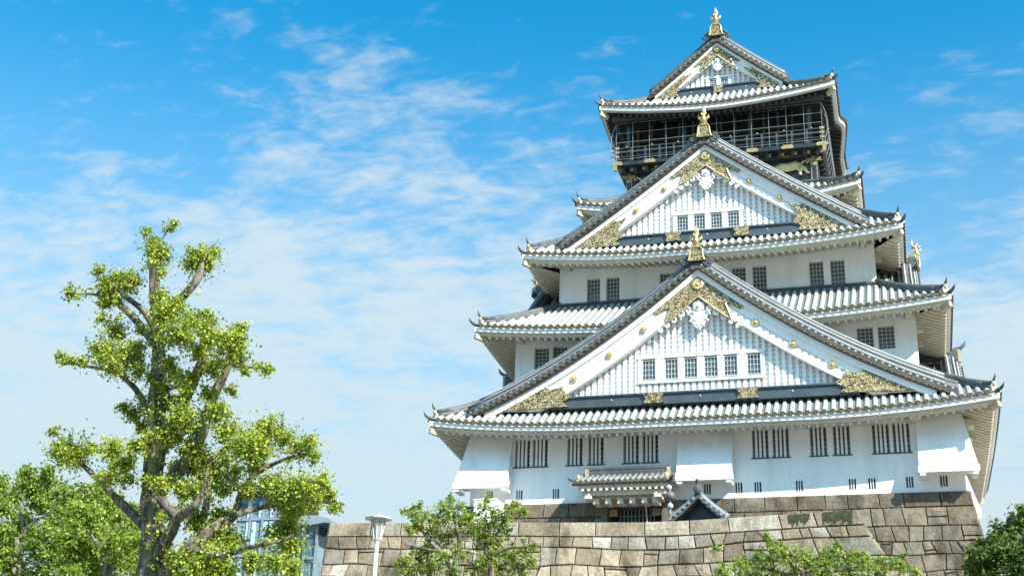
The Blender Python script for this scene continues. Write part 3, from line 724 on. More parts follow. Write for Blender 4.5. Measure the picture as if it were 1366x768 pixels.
# ---- roofs
skirt(16.35, 73.62, 98.2, 21.27, 12.38, 78.4, 96.2, 24.75, .72)
skirt(14.45, 75.75, 98.0, 27.98, 10.29, 81.3, 96.0, 31.45, .66)
skirt(12.15, 78.22, 97.8, 33.78, 8.2, 85.4, 95.8, 38.9, .66)
skirt(9.78, 83.37, 97.9, 39.38, 6.9, 86.9, 95.6, 41.6, .75)
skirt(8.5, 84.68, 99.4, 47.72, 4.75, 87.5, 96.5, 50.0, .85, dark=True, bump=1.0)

# ---- front gables
wz = [(x-.4, x+.4, 24.12, 25.36) for x in (-3.1, -1.75, -.6, .6, 1.75, 3.1)]
gable(TF(74.7), 30.75, .84, .0155, 13.1, 12, wz, 23.22, 8.5, 1.0, plates=(-2.75, 2.75), ros=(3.33, 5.42, 7.57))
wz = [(x-.38, x+.38, 35.64, 36.68) for x in (-1.66, -.55, .55, 1.66)]
gable(TF(79.3), 41.48, .77, .006, 9.3, 8, wz, 35.42, 6.2, .86, plates=(-2.2, 2.2), ros=(2.75, 4.65))
wz = [(x-.28, x+.28, 50.55, 51.2) for x in (-.42, .42)]
gable(TF(87.1), 54.0, .90, .012, 4.7, 9.6, wz, 50.42, 3.25, .62, plates=(0,), ros=(), foot=True, fk=1.0)
# ---- side gables
for T in (TE(14.6, 84.6), TW(14.6, 84.6)):
    gable(T, 26.75, .84, .012, 5.2, 5, [], 23.4, 3.4, .6, gold=False, finial=False)
for T in (TE(12.5, 84.6), TW(12.5, 84.6)):
    gable(T, 33.2, .84, .012, 4.6, 5, [], 30.6, 2.6, .55, gold=False, fk=.85)

# ---- ridge-end tail on the lower side gables
for s in (-1, 1):
    mb = MB(); mb.box((s*14.9-.12, 84.4, 27.2), (s*14.9+.12, 84.8, 28.0)); o = mb.build('ridge_end_tile', CREAM, keep)
    mb = MB(); mb.tube([(s*14.6, 84.6, 28.0), (s*15.0, 84.6, 28.1), (s*15.25, 84.6, 28.3), (s*15.4, 84.6, 28.6)], [.14, .13, .1, .03], 6); mb.build('curled_tail', RIDGE, o, True)

# ---- stone-drop bays on the ground tier
def drop_bay(x0, x1, lx, rx, zt=21.6, zb=18.2, proj=1.2):
    mb = MB(); y = 76
    A = [(x0, y-.08, zt), (x1, y-.08, zt), (x1+rx, y-proj, zb), (x0-lx, y-proj, zb)]
    B = [(x0, y+.9 if lx else y-.002, zt), (x1, y+.9 if rx else y-.002, zt), (x1+rx, y+.9 if rx else y-.002, zb), (x0-lx, y+.9 if lx else y-.002, zb)]
    mb.add(A+B, [(0, 3, 2, 1), (4, 5, 6, 7), (3, 0, 4, 7), (1, 2, 6, 5), (2, 3, 7, 6), (0, 1, 5, 4)])
    o = mb.build('stone_drop_bay', PLASTER, keep)
    l = MB(); l.box((x0-lx-.06, y-proj-.09, zb-.30), (x1+rx+.06, y-proj+.25, zb+.04)); l.build('lip', TRIM, o)
    f = MB()
    for xx in (x0-lx+.02, x1+rx-.32): f.cut(); f.box((xx, y-proj-.05, zb-.46), (xx+.3, y-.01, zb-.303))
    f.build('bracket', TRIM, o)
drop_bay(-14.3, -11.62, .62, 0); drop_bay(-1.5, 1.66, 0, 0); drop_bay(11.85, 14.3, 0, .62)
# bays on the east flank, seen edge-on past the corner
mb = MB(); mb.prism([(14.26, 16.2), (14.26, 19.0), (14.5, 19.0), (15.15, 16.9), (15.15, 16.5)], 80.5, 84); o = mb.build('side_bay', PLASTER, keep)
mb = MB(); mb.box((14.6, 80.6, 16.0), (15.0, 84, 16.48)); mb.build('bracket', EAVE, o)
mb = MB(); mb.prism([(14.3, 9.0), (14.3, 15.98), (14.85, 15.98), (15.05, 14.4), (15.7, 12.0), (17.0, 9.0)], 80.6, 86); o = mb.build('side_buttress', PLASTER, keep)
# bracket arms under the first and upper eaves
mb = MB()
for x in (-9.0, -5.6, -2.9, 0, 3.4, 5.6, 8.9, 11.9): mb.cut(); mb.box((x-.3, 74.9, 20.98), (x+.3, 75.98, 21.25)); mb.box((x-.17, 74.4, 21.0), (x+.17, 74.9, 21.16))
for x in (-12, 12): mb.cut(); mb.box((x-.2, 76.6, 28.05), (x+.2, 78.38, 28.35))
for x in (-9.6, -6, -3, 0, 3, 6, 9.6): mb.cut(); mb.box((x-.13, 79.6, 34.0), (x+.13, 81.28, 34.3))
mb.build('bracket_arm', EAVE, keep)
mb = MB()
for (hx, y, zt) in ((14.25, 76, 21.45), (12.38, 78.4, 28.6), (10.29, 81.3, 34.5)):
    mb.cut(); mb.box((-hx-.1, y-.14, zt-.2), (hx+.1, y-.003, zt+.1))
    for k in range(6): yy = y+.8+k*2.8; mb.cut(); mb.box((hx+.003, yy, zt-1.0), (hx+.42, yy+.5, zt-.1)); mb.box((hx+.003, yy-.3, zt-.55), (hx+.75, yy+.8, zt-.15))
mb.build('wall_cornice', EAVE, keep)

# ---- top storey
YT = 86.9; HT = 6.85
mb = MB(); mb.box((-HT, YT, 41.0), (HT, 95.6, 43.9)); o_t = mb.build('wall', BLACK, keep)
mb = MB(); mb.box((-HT+.6, YT+1.3, 44.2), (HT-.6, 95, 48.4))
up_ = mb.build('wall', BLACK, keep)
mb = MB()
for x in frange(-6.2, 6.2, 12): mb.box((x-.09, YT+1.2, 44.2), (x+.09, YT+1.296, 48.2))
for z in (45.6, 46.9): mb.box((-6.3, YT+1.21, z), (6.3, YT+1.29, z+.14))
mb.build('panel_posts', WOOD, up_)
mb = MB()
for i, x in enumerate(frange(-6.0, 5.0, 11)):
    if i % 3 != 1: mb.cut(); mb.box((x+.15, YT+1.25, 44.5), (x+.85, YT+1.28, 45.5))
mb.build('pale_panel', STEEL, up_)
for x in (-6.6, -2.5, 2.5, 6.6):
    mb = MB(); mb.box((x-.22, YT-.18, 41.3), (x+.22, YT-.003, 43.7)); p = mb.build('pillar', BLACK, keep)
    mb = MB(); mb.box((x-.25, YT-.22, 41.35), (x+.25, YT-.1, 41.75)); mb.cut(); mb.prism([(x-.55, 43.28), (x+.55, 43.28), (x+.42, 43.4), (x+.55, 43.52), (x-.55, 43.52), (x-.42, 43.4)], YT-.26, YT-.18); mb.box((x-.24, YT-.21, 42.95), (x+.24, YT-.1, 43.25)); mb.box((x-.14, YT-.24, 43.55), (x+.14, YT-.1, 43.8))
    mb.cut(); mb.box((x-.22, YT-.2, 41.76), (x-.16, YT-.15, 42.9)); mb.cut(); mb.box((x+.16, YT-.2, 41.76), (x+.22, YT-.15, 42.9)); mb.build('gold_fitting', GOLDD, p)
mb = MB(); mb.box((-HT-.1, YT-.24, 43.68), (HT+.1, YT-.004, 43.92)); mb.cut(); mb.box((-HT-.05, YT-.16, 41.9-.75), (HT+.05, YT-.005, 41.4)); mb.build('tie_beam', BEAM, keep)
# balcony
BX, BY = 7.42, 85.75
mb = MB(); mb.box((-BX, BY, 43.94), (BX, 96.2, 44.2)); bal = mb.build('balcony', BLACK, keep)
mb = MB()
for z, r in ((45.35, .06), (45.0, .04), (44.65, .05)):
    mb.tube([(-BX+.1, 95.5, z), (-BX+.1, BY+.1, z), (BX-.1, BY+.1, z), (BX-.1, 95.5, z)], r, 6)
    mb.tube([(-BX-.35, BY+.1, z+.12), (-BX+.1, BY+.1, z), (BX-.1, BY+.1, z), (BX+.35, BY+.1, z+.12)], r, 6)
for x in frange(-BX+.1, BX-.1, 14): mb.box((x-.07, BY+.04, 44.2), (x+.07, BY+.16, 45.3))
for y in frange(BY+.1, 95.5, 9): mb.box((BX-.17, y-.07, 44.2), (BX-.03, y+.07, 45.3)); mb.box((-BX+.03, y-.07, 44.2), (-BX+.17, y+.07, 45.3))
mb.build('railing', RAIL, bal)
mb = MB()
for x in (-7.3, -4.9, -2.45, 0, 2.45, 4.9, 7.3):
    mb.cut(); mb.prism([(x-.36, 43.95), (x+.36, 43.95), (x+.44, 44.08), (x+.3, 44.24), (x-.3, 44.24), (x-.44, 44.08)], BY-.05, BY-.003)
for x in frange(-7.2, 7.2, 16): mb.cut(); mb.box((x-.11, BY+.35, 43.62), (x+.11, BY+.45, 43.86)); 
for x in frange(-6.6, 6.6, 7): mb.cut(); mb.box((x-.05, BY+.03, 45.36), (x+.05, BY+.17, 45.48))
for s in (-1, 1):
    mb.cut(); mb.box((s*BX-.12, BY-.1, 43.5), (s*BX+.12, BY+.12, 43.93))
    mb.cut()
    for z in (44.65, 45.0, 45.35): mb.cut(); mb.box((s*(BX-.1)-.16, BY+.0, z-.09), (s*(BX-.1)+.16, BY+.2, z+.09))
for x in (-4.55, 4.55): mb.cut(); mb.prism([(x-.4, 43.72), (x+.4, 43.72), (x+.5, 43.86), (x-.5, 43.86)], YT-.32, YT-.25); mb.cut(); mb.prism([(x-.4, 41.3), (x+.4, 41.3), (x+.3, 41.5), (x-.3, 41.5)], YT-.26, YT-.18)
mb.build('gold_fitting', GOLDD, bal)
mb = MB()
for x in frange(-6.9, 6.9, 16): mb.cut(); mb.box((x-.1, BY+.3, 43.6), (x+.1, YT, 43.93))
for y in frange(87.4, 95.4, 10):
    for s in (-1, 1): mb.cut(); mb.box((min(s*(HT-.05), s*(BX-.2)), y-.1, 43.6), (max(s*(HT-.05), s*(BX-.2)), y+.1, 43.93))
mb.build('joist', BSOFF, bal)
# safety net: thin wires on the front and flanks
net = MB(); zt, zb_ = 47.35, 44.22
def bulge(t): return .28*math.sin(math.pi*min(1, t*1.0))*(1-t)
for x in frange(-7.35, 7.35, 12): net.tube([(x, BY-.06-(.35*math.sin(math.pi*t)*.4 if abs(x) > 8 else 0), zt+(zb_-zt)*t) for t in (0, .5, 1)], .011, 4)
for z in (47.3, 46.5, 45.75, 45.0, 44.4): net.tube([(-7.35, BY-.06, z), (7.35, BY-.06, z)], .009, 4)
for s in (-1, 1):
    for y in frange(BY-.06, 95.4, 9): net.tube([(s*(7.35+.34*math.sin(math.pi*t)+.12*t), y, zt+(zb_-zt)*t) for t in frange(0, 1, 8)], .016, 4)
    for t in (0, .25, .5, .75, 1): net.tube([(s*(7.35+.34*math.sin(math.pi*t)+.12*t), BY-.06, zt+(zb_-zt)*t), (s*(7.35+.34*math.sin(math.pi*t)+.12*t), 95.4, zt+(zb_-zt)*t)], .012, 4)
net.build('safety_net', WIRE, bal)
# bargeboard posts holding the eave
mb = MB()
for s in (-1, 1):
    for y in (BY+.3, 90, 94.5): mb.cut(); mb.box((s*6.5-.12, y-.12, 44.2), (s*6.5+.12, y+.12, 48.4))
for x in (-2.4, 2.4): mb.cut(); mb.box((x-.1, BY+.6, 44.2), (x+.1, BY+.8, 47.9))
mb.build('post', BLACK, bal)
mb = MB(); mb.box((-7.6, 85.3, 47.35), (7.6, 85.55, 47.75)); mb.cut(); mb.box((-7.2, 86.3, 47.7), (7.2, 86.5, 48.1)); mb.build('lintel', BSOFF, keep)
# gilded tigers on the black panels
def tiger(cx, cz, s):
    mb = MB(); y = YT-.10
    def T(pts, rads): mb.tube([(cx+s*px, y-dy, cz+pz*1.12) for px, pz, dy in pts], [q*1.02 for q in rads], 10, flat=(1, .45, 1))
    T([(-1.0, .14, .02), (-.55, .2, .06), (0, .16, .07), (.5, .26, .06), (.85, .2, .03)], [.22, .35, .33, .36, .22])          # trunk, head at -x
    mb.ball((cx-s*1.15, y-.1, cz-.02), (.27, .17, .24), 10, 6); mb.ball((cx-s*1.34, y-.13, cz-.12), (.13, .12, .11), 8, 5)
    for dx in (-.17, .07): mb.ball((cx-s*(1.12+dx), y-.06, cz+.22), (.08, .06, .09), 6, 4)
    T([(-.8, -.05, .08), (-.95, -.32, .09), (-1.0, -.52, .1), (-1.16, -.58, .1)], [.19, .14, .10, .09])
    T([(-.5, -.05, .05), (-.52, -.3, .05), (-.42, -.5, .05), (-.55, -.58, .05)], [.19, .13, .10, .08])
    T([(.62, .1, .08), (.82, -.15, .09), (.75, -.36, .09), (.9, -.42, .09)], [.24, .16, .10, .09])
    T([(.75, .15, .04), (1.12, -.02, .04), (1.22, -.22, .04), (1.36, -.36, .04)], [.22, .14, .10, .08])
    T([(.85, .3, .04), (1.02, .5, .05), (1.25, .56, .05), (1.4, .48, .05), (1.34, .38, .05), (1.2, .4, .05)], [.09, .07, .07, .07, .06, .04])
    mb.build('tiger_relief', GOLDT, keep, True)
tiger(4.85, 42.78, 1); tiger(-4.85, 42.7, -1)

# ---- entrance porch
por = MB(); yf, yw = 73.45, 75.9
por.box((-6.95, 73.62, 17.36), (-1.85, 75.98, 17.6)); por.box((-6.8, 73.8, 17.0), (-2.0, 73.98, 17.3)); por.box((-6.8, 73.98, 17.1), (-2.0, 75.98, 17.3))
for x in frange(-6.7, -2.1, 13): por.box((x-.08, 73.55, 17.22), (x+.08, 73.8, 17.358))
por.box((-6.5, 74.2, 16.86), (-2.3, 75.98, 17.05)); por.box((-6.1, 74.9, 16.72), (-2.7, 75.98, 16.858))
for x in (-6.0, -5.3, -4.6, -3.9, -3.2, -2.6): por.box((x-.16, 74.0, 16.55), (x+.16, 75.0, 16.857))
for x in (-6.4, -2.4): por.box((x-.2, 73.7, 16.8), (x+.2, 74.6, 17.098))
po = por.build('entrance_porch', EAVE, keep)
t, e, d, r = MB(), MB(), MB(), MB(); zl, zh = 17.68, 18.55
d.add([(-7.25, yf, zl), (-1.55, yf, zl), (-1.9, 75.5, zh), (-6.9, 75.5, zh)], [(0, 1, 2, 3)])
for i in range(18):
    x = -7.1+i*.325; t.tube([(x, yf-.03, zl+.04), (x+(.02 if i < 9 else -.02), 75.4, zh+.02)], .1, 8); e.disc((x, yf-.02, zl+.04), .12, .06, 10)
e.box((-7.3, yf-.02, zl-.1), (-1.5, yf+.3, zl-.03)); r.box((-6.75, 75.0, 18.2), (-2.0, 75.4, 18.75)); r.tube([(-6.8, 75.1, 18.8), (-1.95, 75.1, 18.8)], .13, 8)
for x in (-7.2, -1.6): r.cut(); r.tube([(x, yf-.12, zl+.1), (x+(-.22 if x < -4 else .22), yf-.2, zl+.18), (x+(-.32 if x < -4 else .32), yf-.22, zl+.32)], [.08, .07, .02], 6)
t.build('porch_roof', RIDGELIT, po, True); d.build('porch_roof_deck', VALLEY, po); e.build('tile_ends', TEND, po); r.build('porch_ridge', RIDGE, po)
c = MB()
for x in (-6.95, -1.85): c.cut(); c.ball((x, yf+.1, zl+.3), (.14, .14, .2)); c.box((x-.12, yf, zl+.05), (x+.12, yf+.2, zl+.2))
for x in (-6.78, -1.97): c.cut(); c.box((x-.1, 74.96, 18.2), (x+.1, 75.38, 18.82))
c.build('ridge_end_tile', CREAM, po)
# doorway in the base
mb = MB(); mb.box((DX0-.15, 75.6, 13.4), (DX0+.2, 77, 16.9)); mb.box((DX1-.2, 75.6, 13.4), (DX1+.15, 77, 16.9)); mb.box((DX0+.2, 75.65, 16.7), (DX1-.2, 77, 16.9)); dr = mb.build('doorway', WOOD, keep)
mb = MB(); mb.box((DX0+.2, 76.9, 13.3), (DX1-.2, 77.1, 16.7)); mb.build('door_void', BLACK, dr)
mb = MB()
for x in frange(DX0+.8, DX1-.8, 9): mb.box((x-.03, 76.5, 13.4), (x+.03, 76.56, 16.7))
for z in (14.9, 15.4, 15.9, 16.3): mb.box((DX0+.7, 76.5, z), (DX1-.7, 76.54, z+.05))
mb.build('door_grille', STEEL, dr)
mb = MB()
for x in (DX0+.25, DX1-.8): mb.cut(); mb.box((x, 75.9, 16.2), (x+.5, 75.96, 16.62))
mb.build('gold_fitting', GOLDD, dr)
mb = MB(); mb.bar((-3.35, 75.2, 16.7), (-3.1, 75.2, 13.6), .07, .07); mb.build('prop_pole', EAVE, dr)

# ------------------------------------------------------------------ small things by the base
bx_ = thing('plaster_box', (-12.6, 74.6, 13.5), 'small bright white plaster box at the castle wall corner, behind a green tree', 'plaster box')
mb = MB(); mb.box((-13.2, 73.6, 13.5), (-11.9, 75.4, 16.9)); b1 = mb.build('body', PLASTER, bx_)
mb = MB(); mb.box((-13.24, 73.56, 16.9), (-11.86, 75.44, 16.98)); mb.build('cap', TRIM, bx_)

# well house with a curved tiled roof
wl = thing('well_house', (.85, 68.5, 13.5), 'small dark tiled gable roof of a well house peeping over the pale platform wall', 'well house')
def wz_(x): return 15.32-1.08*abs(x)+.15*x*x
xs = sorted(set(frange(-1.5, 0, 10)+frange(0, 1.5, 10)))
Mw = Matrix.Translation((.85, 68.5, 0))
mb = MB(Mw); mb.strip(xs, lambda x: wz_(x)+.06, lambda x: wz_(x)-.05, -1.3, 1.5); mb.strip(xs, lambda x: wz_(x)+.1, lambda x: wz_(x)-.16, -1.36, -1.24); rf = mb.build('roof', RIDGE, wl)
mb = MB(Mw)
for y in frange(-1.0, 1.4, 7):
    for s in (-1, 1): mb.tube([(s*x, y, wz_(x)+.07) for x in frange(.1, 1.5, 8)], .075, 6)
for s in (-1, 1):
    mb.cut()
    for dz, y, r in ((.16, -1.2, .085), (.27, -1.05, .08)): mb.tube([(s*x, y, wz_(x)+dz) for x in frange(.1, 1.52, 10)], r, 7)
mb.build('roof_tiles', mat('slate_tile', (.13, .15, .16), (.2, .22, .23), 3, .5), rf, True)
mb = MB(Mw)
for s in (-1, 1):
    mb.cut()
    for i in range(6): x = .22+i*.24; mb.disc((s*x, -1.36, wz_(x)+.06), .09, .06, 10)
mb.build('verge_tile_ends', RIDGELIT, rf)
mb = MB(Mw); mb.box((-.13, -1.35, 15.4), (.13, 1.5, 15.72)); mb.tube([(0, -1.4, 15.74), (0, 1.5, 15.74)], .1, 8); mb.ball((0, -1.42, 15.62), (.22, .12, .26)); mb.tube([(0, -1.4, 15.8), (0, -1.42, 16.0)], [.07, .1], 8); mb.ball((0, -1.42, 16.06), .1); mb.build('ridge', RIDGE, rf)
mb = MB(Mw); mb.prism([(-1.25, 14.0), (1.25, 14.0), (.75, 14.45), (0, 15.2), (-.75, 14.45)], -.6, -.5); mb.build('gable_wall', BLACK, wl)
for x in (-1.05, 1.05):
    for y in (-.5, .9): mb = MB(Mw); mb.box((x-.12, y-.12, 13.5), (x+.12, y+.12, 14.35)); mb.build('post', WOOD, wl)

# globe lamp by the porch
gl_ = thing('globe_lamp', (-1.05, 70, 13.5), 'thin pole with a dark round globe lamp, beside the castle entrance porch', 'lamp')
mb = MB(); mb.tube([(-1.05, 70, 13.5), (-1.05, 70, 16.5)], .05, 8); mb.build('pole', STEEL, gl_)
mb = MB(); mb.ball((-1.05, 70, 15.95), .27, 16, 10); mb.build('globe', mat('smoked_glass', (.12, .11, .10), None, rough=.08), gl_, True)
mb = MB(); mb.ball((-1.05, 70, 15.42), .16, 12, 8); mb.cut(); mb.ball((-1.1, 70, 16.42), .15, 12, 8); mb.build('small_globe', METAL, gl_, True)

# street lamp
LY = 30; lp = at(503, 768, LY); tp = at(505, 690, LY); gz = terr(lp.x, LY); lx = tp.x; k = LY/FPX
sl = thing('street_lamp', (lx, LY, gz), 'white street lamp post with a flat-topped tapered glass lantern before the stone wall', 'street lamp')
zt = tp.z; S = lambda px: px*k*1.03
mb = MB(); mb.lathe((lx, LY, gz), [(.12, 0), (.12, .5), (.055, .55), (.047, zt-S(46)-gz), (.047, zt-S(46)-gz)], 14); pst = mb.build('post', METAL, sl, True)
mb = MB(); mb.lathe((lx, LY, zt), [(S(3.3), -S(46)), (S(3.3), -S(36)), (S(4.2), -S(33)), (S(5.2), -S(31.5)), (S(5.2), -S(30.5))], 12); mb.build('collar', METAL, sl)
mb = MB(); mb.lathe((lx, LY, zt), [(S(10), -S(3.2)), (S(20), -S(2.6)), (S(20.5), -S(1.2)), (S(15), S(.6)), (S(4), S(1.6)), (S(1), S(2)), (S(.7), S(6)), (S(.1), S(6.4))], 8); mb.build('hood', METAL, sl)
mb = MB()
for i in range(8):
    an = math.pi*2*i/8+.2; mb.tube([(lx+S(10.5)*math.cos(an), LY+S(10.5)*math.sin(an), zt-S(3)), (lx+S(5.6)*math.cos(an), LY+S(5.6)*math.sin(an), zt-S(31))], S(.75), 6)
for r_, z_ in ((10.5, -4), (5.6, -30.8)): mb.tube([(lx+S(r_)*math.cos(a), LY+S(r_)*math.sin(a), zt+S(z_)) for a in frange(0, 2*math.pi, 8)], S(.7), 5)
mb.build('lantern_bars', METAL, sl)
pg = bpy.data.materials.new('lamp_glass'); pg.use_nodes = True; q = pg.node_tree.nodes['Principled BSDF']; q.inputs['Base Color'].default_value = (.75, .72, .62, 1); q.inputs['Transmission Weight'].default_value = .7; q.inputs['Roughness'].default_value = .25; q.inputs['IOR'].default_value = 1.1
mb = MB(); mb.lathe((lx, LY, zt), [(S(5), -S(30.5)), (S(9.7), -S(3.3))], 8); mb.build('glass', pg, sl)

# ------------------------------------------------------------------ glass building at the left
gb = thing('glass_building', (-25, 78, 3), 'modern blue glass building with a thin overhanging roof, behind the pruned tree', 'building')
BG1 = mat('blue_glass', (.05, .095, .12), (.16, .25, .29), .5, .08, lo=.45, hi=.55)
mb = MB(); mb.box((-30.1, 77, 3), (-25.8, 79.6, 18.3)); mb.build('block', BG1, gb)
mb = MB()
for x in frange(-30.1, -25.8, 5): mb.box((x-.06, 76.88, 3), (x+.06, 76.995, 18.3))
for z in (5.2, 7.6, 10, 12.4, 14.6, 15.2, 16.9): mb.box((-30.16, 76.9, z-.07), (-25.74, 76.992, z+.07))
mb.build('mullions', STEEL, gb)
mb = MB(); mb.prism([(-30.3, 18.8), (-26, 18.5), (-24.4, 18.3), (-24.1, 18.36), (-25, 18.72), (-27, 19.08), (-30.3, 19.15)], 76.3, 80); mb.prism([(-30.1, 18.3), (-25.8, 18.3), (-25.8, 18.45), (-30.1, 18.76)], 77, 79.6); mb.build('roof', RIDGE, gb)
mb = MB(); mb.box((-30.3, 76.25, 18.72), (-26.4, 76.29, 18.84)); mb.build('gutter', RIDGE, gb)
mb = MB()
for i, x in enumerate(frange(-29.9, -26.3, 9)):
    mb.cut()
    if i % 3: mb.box((x, 76.93, 15.3), (x+.26, 76.985, 16.75))
    if i % 2: mb.cut(); mb.box((x, 76.93, 17.0), (x+.3, 76.985, 18.05))
    if (i*5) % 7 < 3: mb.cut(); mb.box((x+.05, 76.93, 12.6), (x+.35, 76.985, 14.4))
mb.build('window_blind', mat('pale_blind', (.45, .58, .66), (.34, .44, .5), 2, .4), gb)
mb = MB(); mb.box((-25.79, 76.2, 3), (-24.1, 79.2, 16.2)); wing = mb.build('wing', BG1, gb)
mb = MB()
for x in frange(-25.75, -24.15, 2): mb.box((x-.07, 76.05, 3), (x+.07, 76.19, 16.2))
for z in (4.7, 6.6, 8.5, 10.4, 12.3, 14.2, 16.13): mb.box((-25.82, 76.07, z-.07), (-24.04, 76.188, z+.07))
mb.build('mullions', STEEL, wing)
mb = MB(); mb.prism([(-25.7, 16.2), (-24.1, 16.2), (-23.5, 16.3), (-22.9, 16.2), (-22.8, 16.26), (-23.3, 16.55), (-24.1, 16.75), (-25, 16.78), (-25.7, 16.7)], 75.6, 79.6); mb.build('canopy', STEEL, wing)

# ------------------------------------------------------------------ trees
def leaf_cloud(mb, c, r, n, size, rnd, squash=.85, spread=.5, droop=0, aspect=.8):
    c = Vector(c)
    for _ in range(n):
        d = Vector((rnd.gauss(0, 1), rnd.gauss(0, 1), rnd.gauss(0, 1)))
        p = c+Vector((d.x, d.y, d.z*squash))*(r*spread); d.normalize()
        nrm = (d*.45+Vector((rnd.gauss(0, .5), rnd.gauss(0, .5), rnd.gauss(.45, .5)-droop))).normalized()
        a = nrm.orthogonal().normalized(); a = (Matrix.Rotation(rnd.random()*6.28, 3, nrm) @ a); b = nrm.cross(a)
        s = size*rnd.choice((rnd.uniform(.45, .8), rnd.uniform(.8, 1.3))); s2 = s*aspect
        mb.add([p-a*s*.5, p+b*s2*.5+a*s*.05+nrm*s*.12, p+a*s*.5, p-b*s2*.5+a*s*.05+nrm*s*.12], [(0, 1, 2, 3)])
def limb(mb, pts, n=10, rough=0):
    # smooth tapered limb through points (Vector, radius)
    P, Rr = [], []
    for i in range(len(pts)-1):
        a, b = pts[i], pts[i+1]; pa = pts[max(0, i-1)][0]; pb = pts[min(len(pts)-1, i+2)][0]
        for j in range(4):
            t = j/4; h = .5
            p = .5*((2*a[0])+(-pa+b[0])*t+(2*pa-5*a[0]+4*b[0]-pb)*t*t+(-pa+3*a[0]-3*b[0]+pb)*t**3)
            P.append(p); Rr.append((a[1]*(1-t)+b[1]*t)*(1+.12*mnoise.noise(p*1.7)))
    P.append(pts[-1][0]); Rr.append(pts[-1][1])
    if rough:                                                  # furrowed bark: finer rings, radius follows upright ridges
        P2, R2 = [], []
        for i in range(len(P)-1):
            for j in range(4): t = j/4; P2.append(P[i].lerp(P[i+1], t)); R2.append(Rr[i]*(1-t)+Rr[i+1]*t)
        P2.append(P[-1]); R2.append(Rr[-1]); v0 = len(mb.v); nn = 28; mb.tube(P2, R2, nn)
        for i, c in enumerate(P2):
            for k in range(nn):
                v = mb.v[v0+i*nn+k]; d = v-c
                if d.length < 1e-4: continue
                q = d.normalized(); w_ = mnoise.noise(Vector((q.x*3.4, q.y*3.4, c.z*1.6+q.z*2)))+.6*mnoise.noise(Vector((q.x*8, q.y*8, c.z*3.2)))+.9*mnoise.noise(Vector((c.x*1.2+q.x, c.y*1.2+q.y, c.z*1.1)))*.5
                mb.v[v0+i*nn+k] = c+d*(1+rough*w_)
    else: mb.tube(P, Rr, n)

GY = 26; gk = GY/FPX
rnd = random.Random(11)
def gp(px, py, dy=0): return at(px, py, GY+dy)
base_p = gp(201, 800); gz = terr(base_p.x, GY)
gt = thing('ginkgo_tree', (base_p.x, GY, gz), 'tall hard-pruned tree with thick bare trunk and tufts of yellow green leaves', 'tree')
tr = MB(); LP = []
def LB(lst, dys=None, n=10): limb(tr, [(gp(x, y, d), r*gk) for x, y, r, d in lst], n, .16 if lst[0][2] > 4.2 else 0); LP.append([(gp(x, y, d), r*gk) for x, y, r, d in lst])
b0 = Vector((base_p.x-.05, GY, gz-.3))
limb(tr, [(b0, 25*gk), (gp(203, 745), 20*gk), (gp(205, 700), 19*gk), (gp(204, 650), 17*gk), (gp(206, 600), 15.5*gk), (gp(208, 560), 14*gk), (gp(210, 510), 12.5*gk), (gp(212, 470), 11*gk), (gp(208, 430), 9.5*gk), (gp(207, 400), 8.5*gk), (gp(206, 370), 8*gk), (gp(205, 350), 7*gk), (gp(208, 330), 3*gk)], 16, .17)
LB([(211, 450, 8, 0), (228, 412, 7.5, -.2), (250, 390, 7, -.3), (264, 370, 6, -.3), (270, 350, 3, -.3)])
LB([(206, 458, 7, 0), (188, 435, 6, .2), (168, 413, 5.5, .3), (150, 398, 4, .3), (136, 378, 2, .3)])
LB([(205, 436, 6, 0), (190, 413, 5, -.3), (165, 394, 4, -.5), (150, 378, 2, -.5)])
LB([(150, 398, 3, .3), (120, 392, 2, .3), (95, 393, 1.2, .2)])
LB([(202, 560, 6, 0), (187, 527, 5, .3), (170, 508, 4.2, .4), (151, 495, 3.5, .5), (120, 489, 2.6, .5), (80, 480, 1.4, .5)])
LB([(170, 508, 3, .4), (158, 480, 2.5, .3), (140, 455, 1.5, .2)])
LB([(214, 655, 11, 0), (230, 636, 10, 0), (247, 614, 9.5, .1), (266, 586, 8.5, .2), (274, 560, 8.5, .2), (286, 525, 7.5, .2), (308, 480, 6, .2), (316, 455, 2.5, .4)])
LB([(210, 610, 10, 0), (226, 572, 9.5, -.2), (243, 540, 9, -.3), (258, 507, 8, -.3), (272, 474, 7, -.3), (281, 440, 3.5, -.3)])
LB([(276, 470, 3, .6), (310, 485, 2, .5), (355, 492, 1.2, .5)])
LB([(207, 752, 12, 0), (222, 720, 9, -.6), (234, 694, 8, -.8), (226, 678, 7, -.9), (213, 666, 6, -.8)])
LB([(234, 694, 6.5, -.8), (248, 682, 6, -1), (262, 672, 5, -1.1), (272, 650, 3.5, -1.1), (278, 625, 2.5, -1.1)])
LB([(212, 770, 13, 0), (232, 752, 11, -.3), (256, 730, 10, -.5), (287, 702, 8.5, -.4), (312, 687, 6.5, -.2), (322, 657, 5, -.1), (343, 630, 4, -.1), (366, 618, 3, -.1), (395, 606, 2, -.6)])
LB([(262, 726, 7, -.4), (270, 695, 6.5, .1), (277, 664, 6, .3), (280, 622, 5.5, .4), (294, 605, 5, .5), (322, 584, 4.5, .6), (350, 570, 2, .6)])
LB([(256, 732, 6, -.5), (294, 741, 4, -1), (330, 730, 3, -1.3), (372, 722, 2, -1.4), (392, 712, 1, -1.4)])
LB([(315, 686, 4.5, -.6), (350, 676, 4, -.3), (385, 670, 3, -.2), (420, 662, 1.5, -.2)])
LB([(198, 708, 8, 0), (183, 692, 7, .2), (165, 674, 6.5, .4), (144, 653, 5, .5), (122, 631, 4, .5), (98, 608, 2, .5)])
LB([(144, 653, 3.5, .5), (150, 620, 2.5, .3), (148, 596, 1.4, .3)])
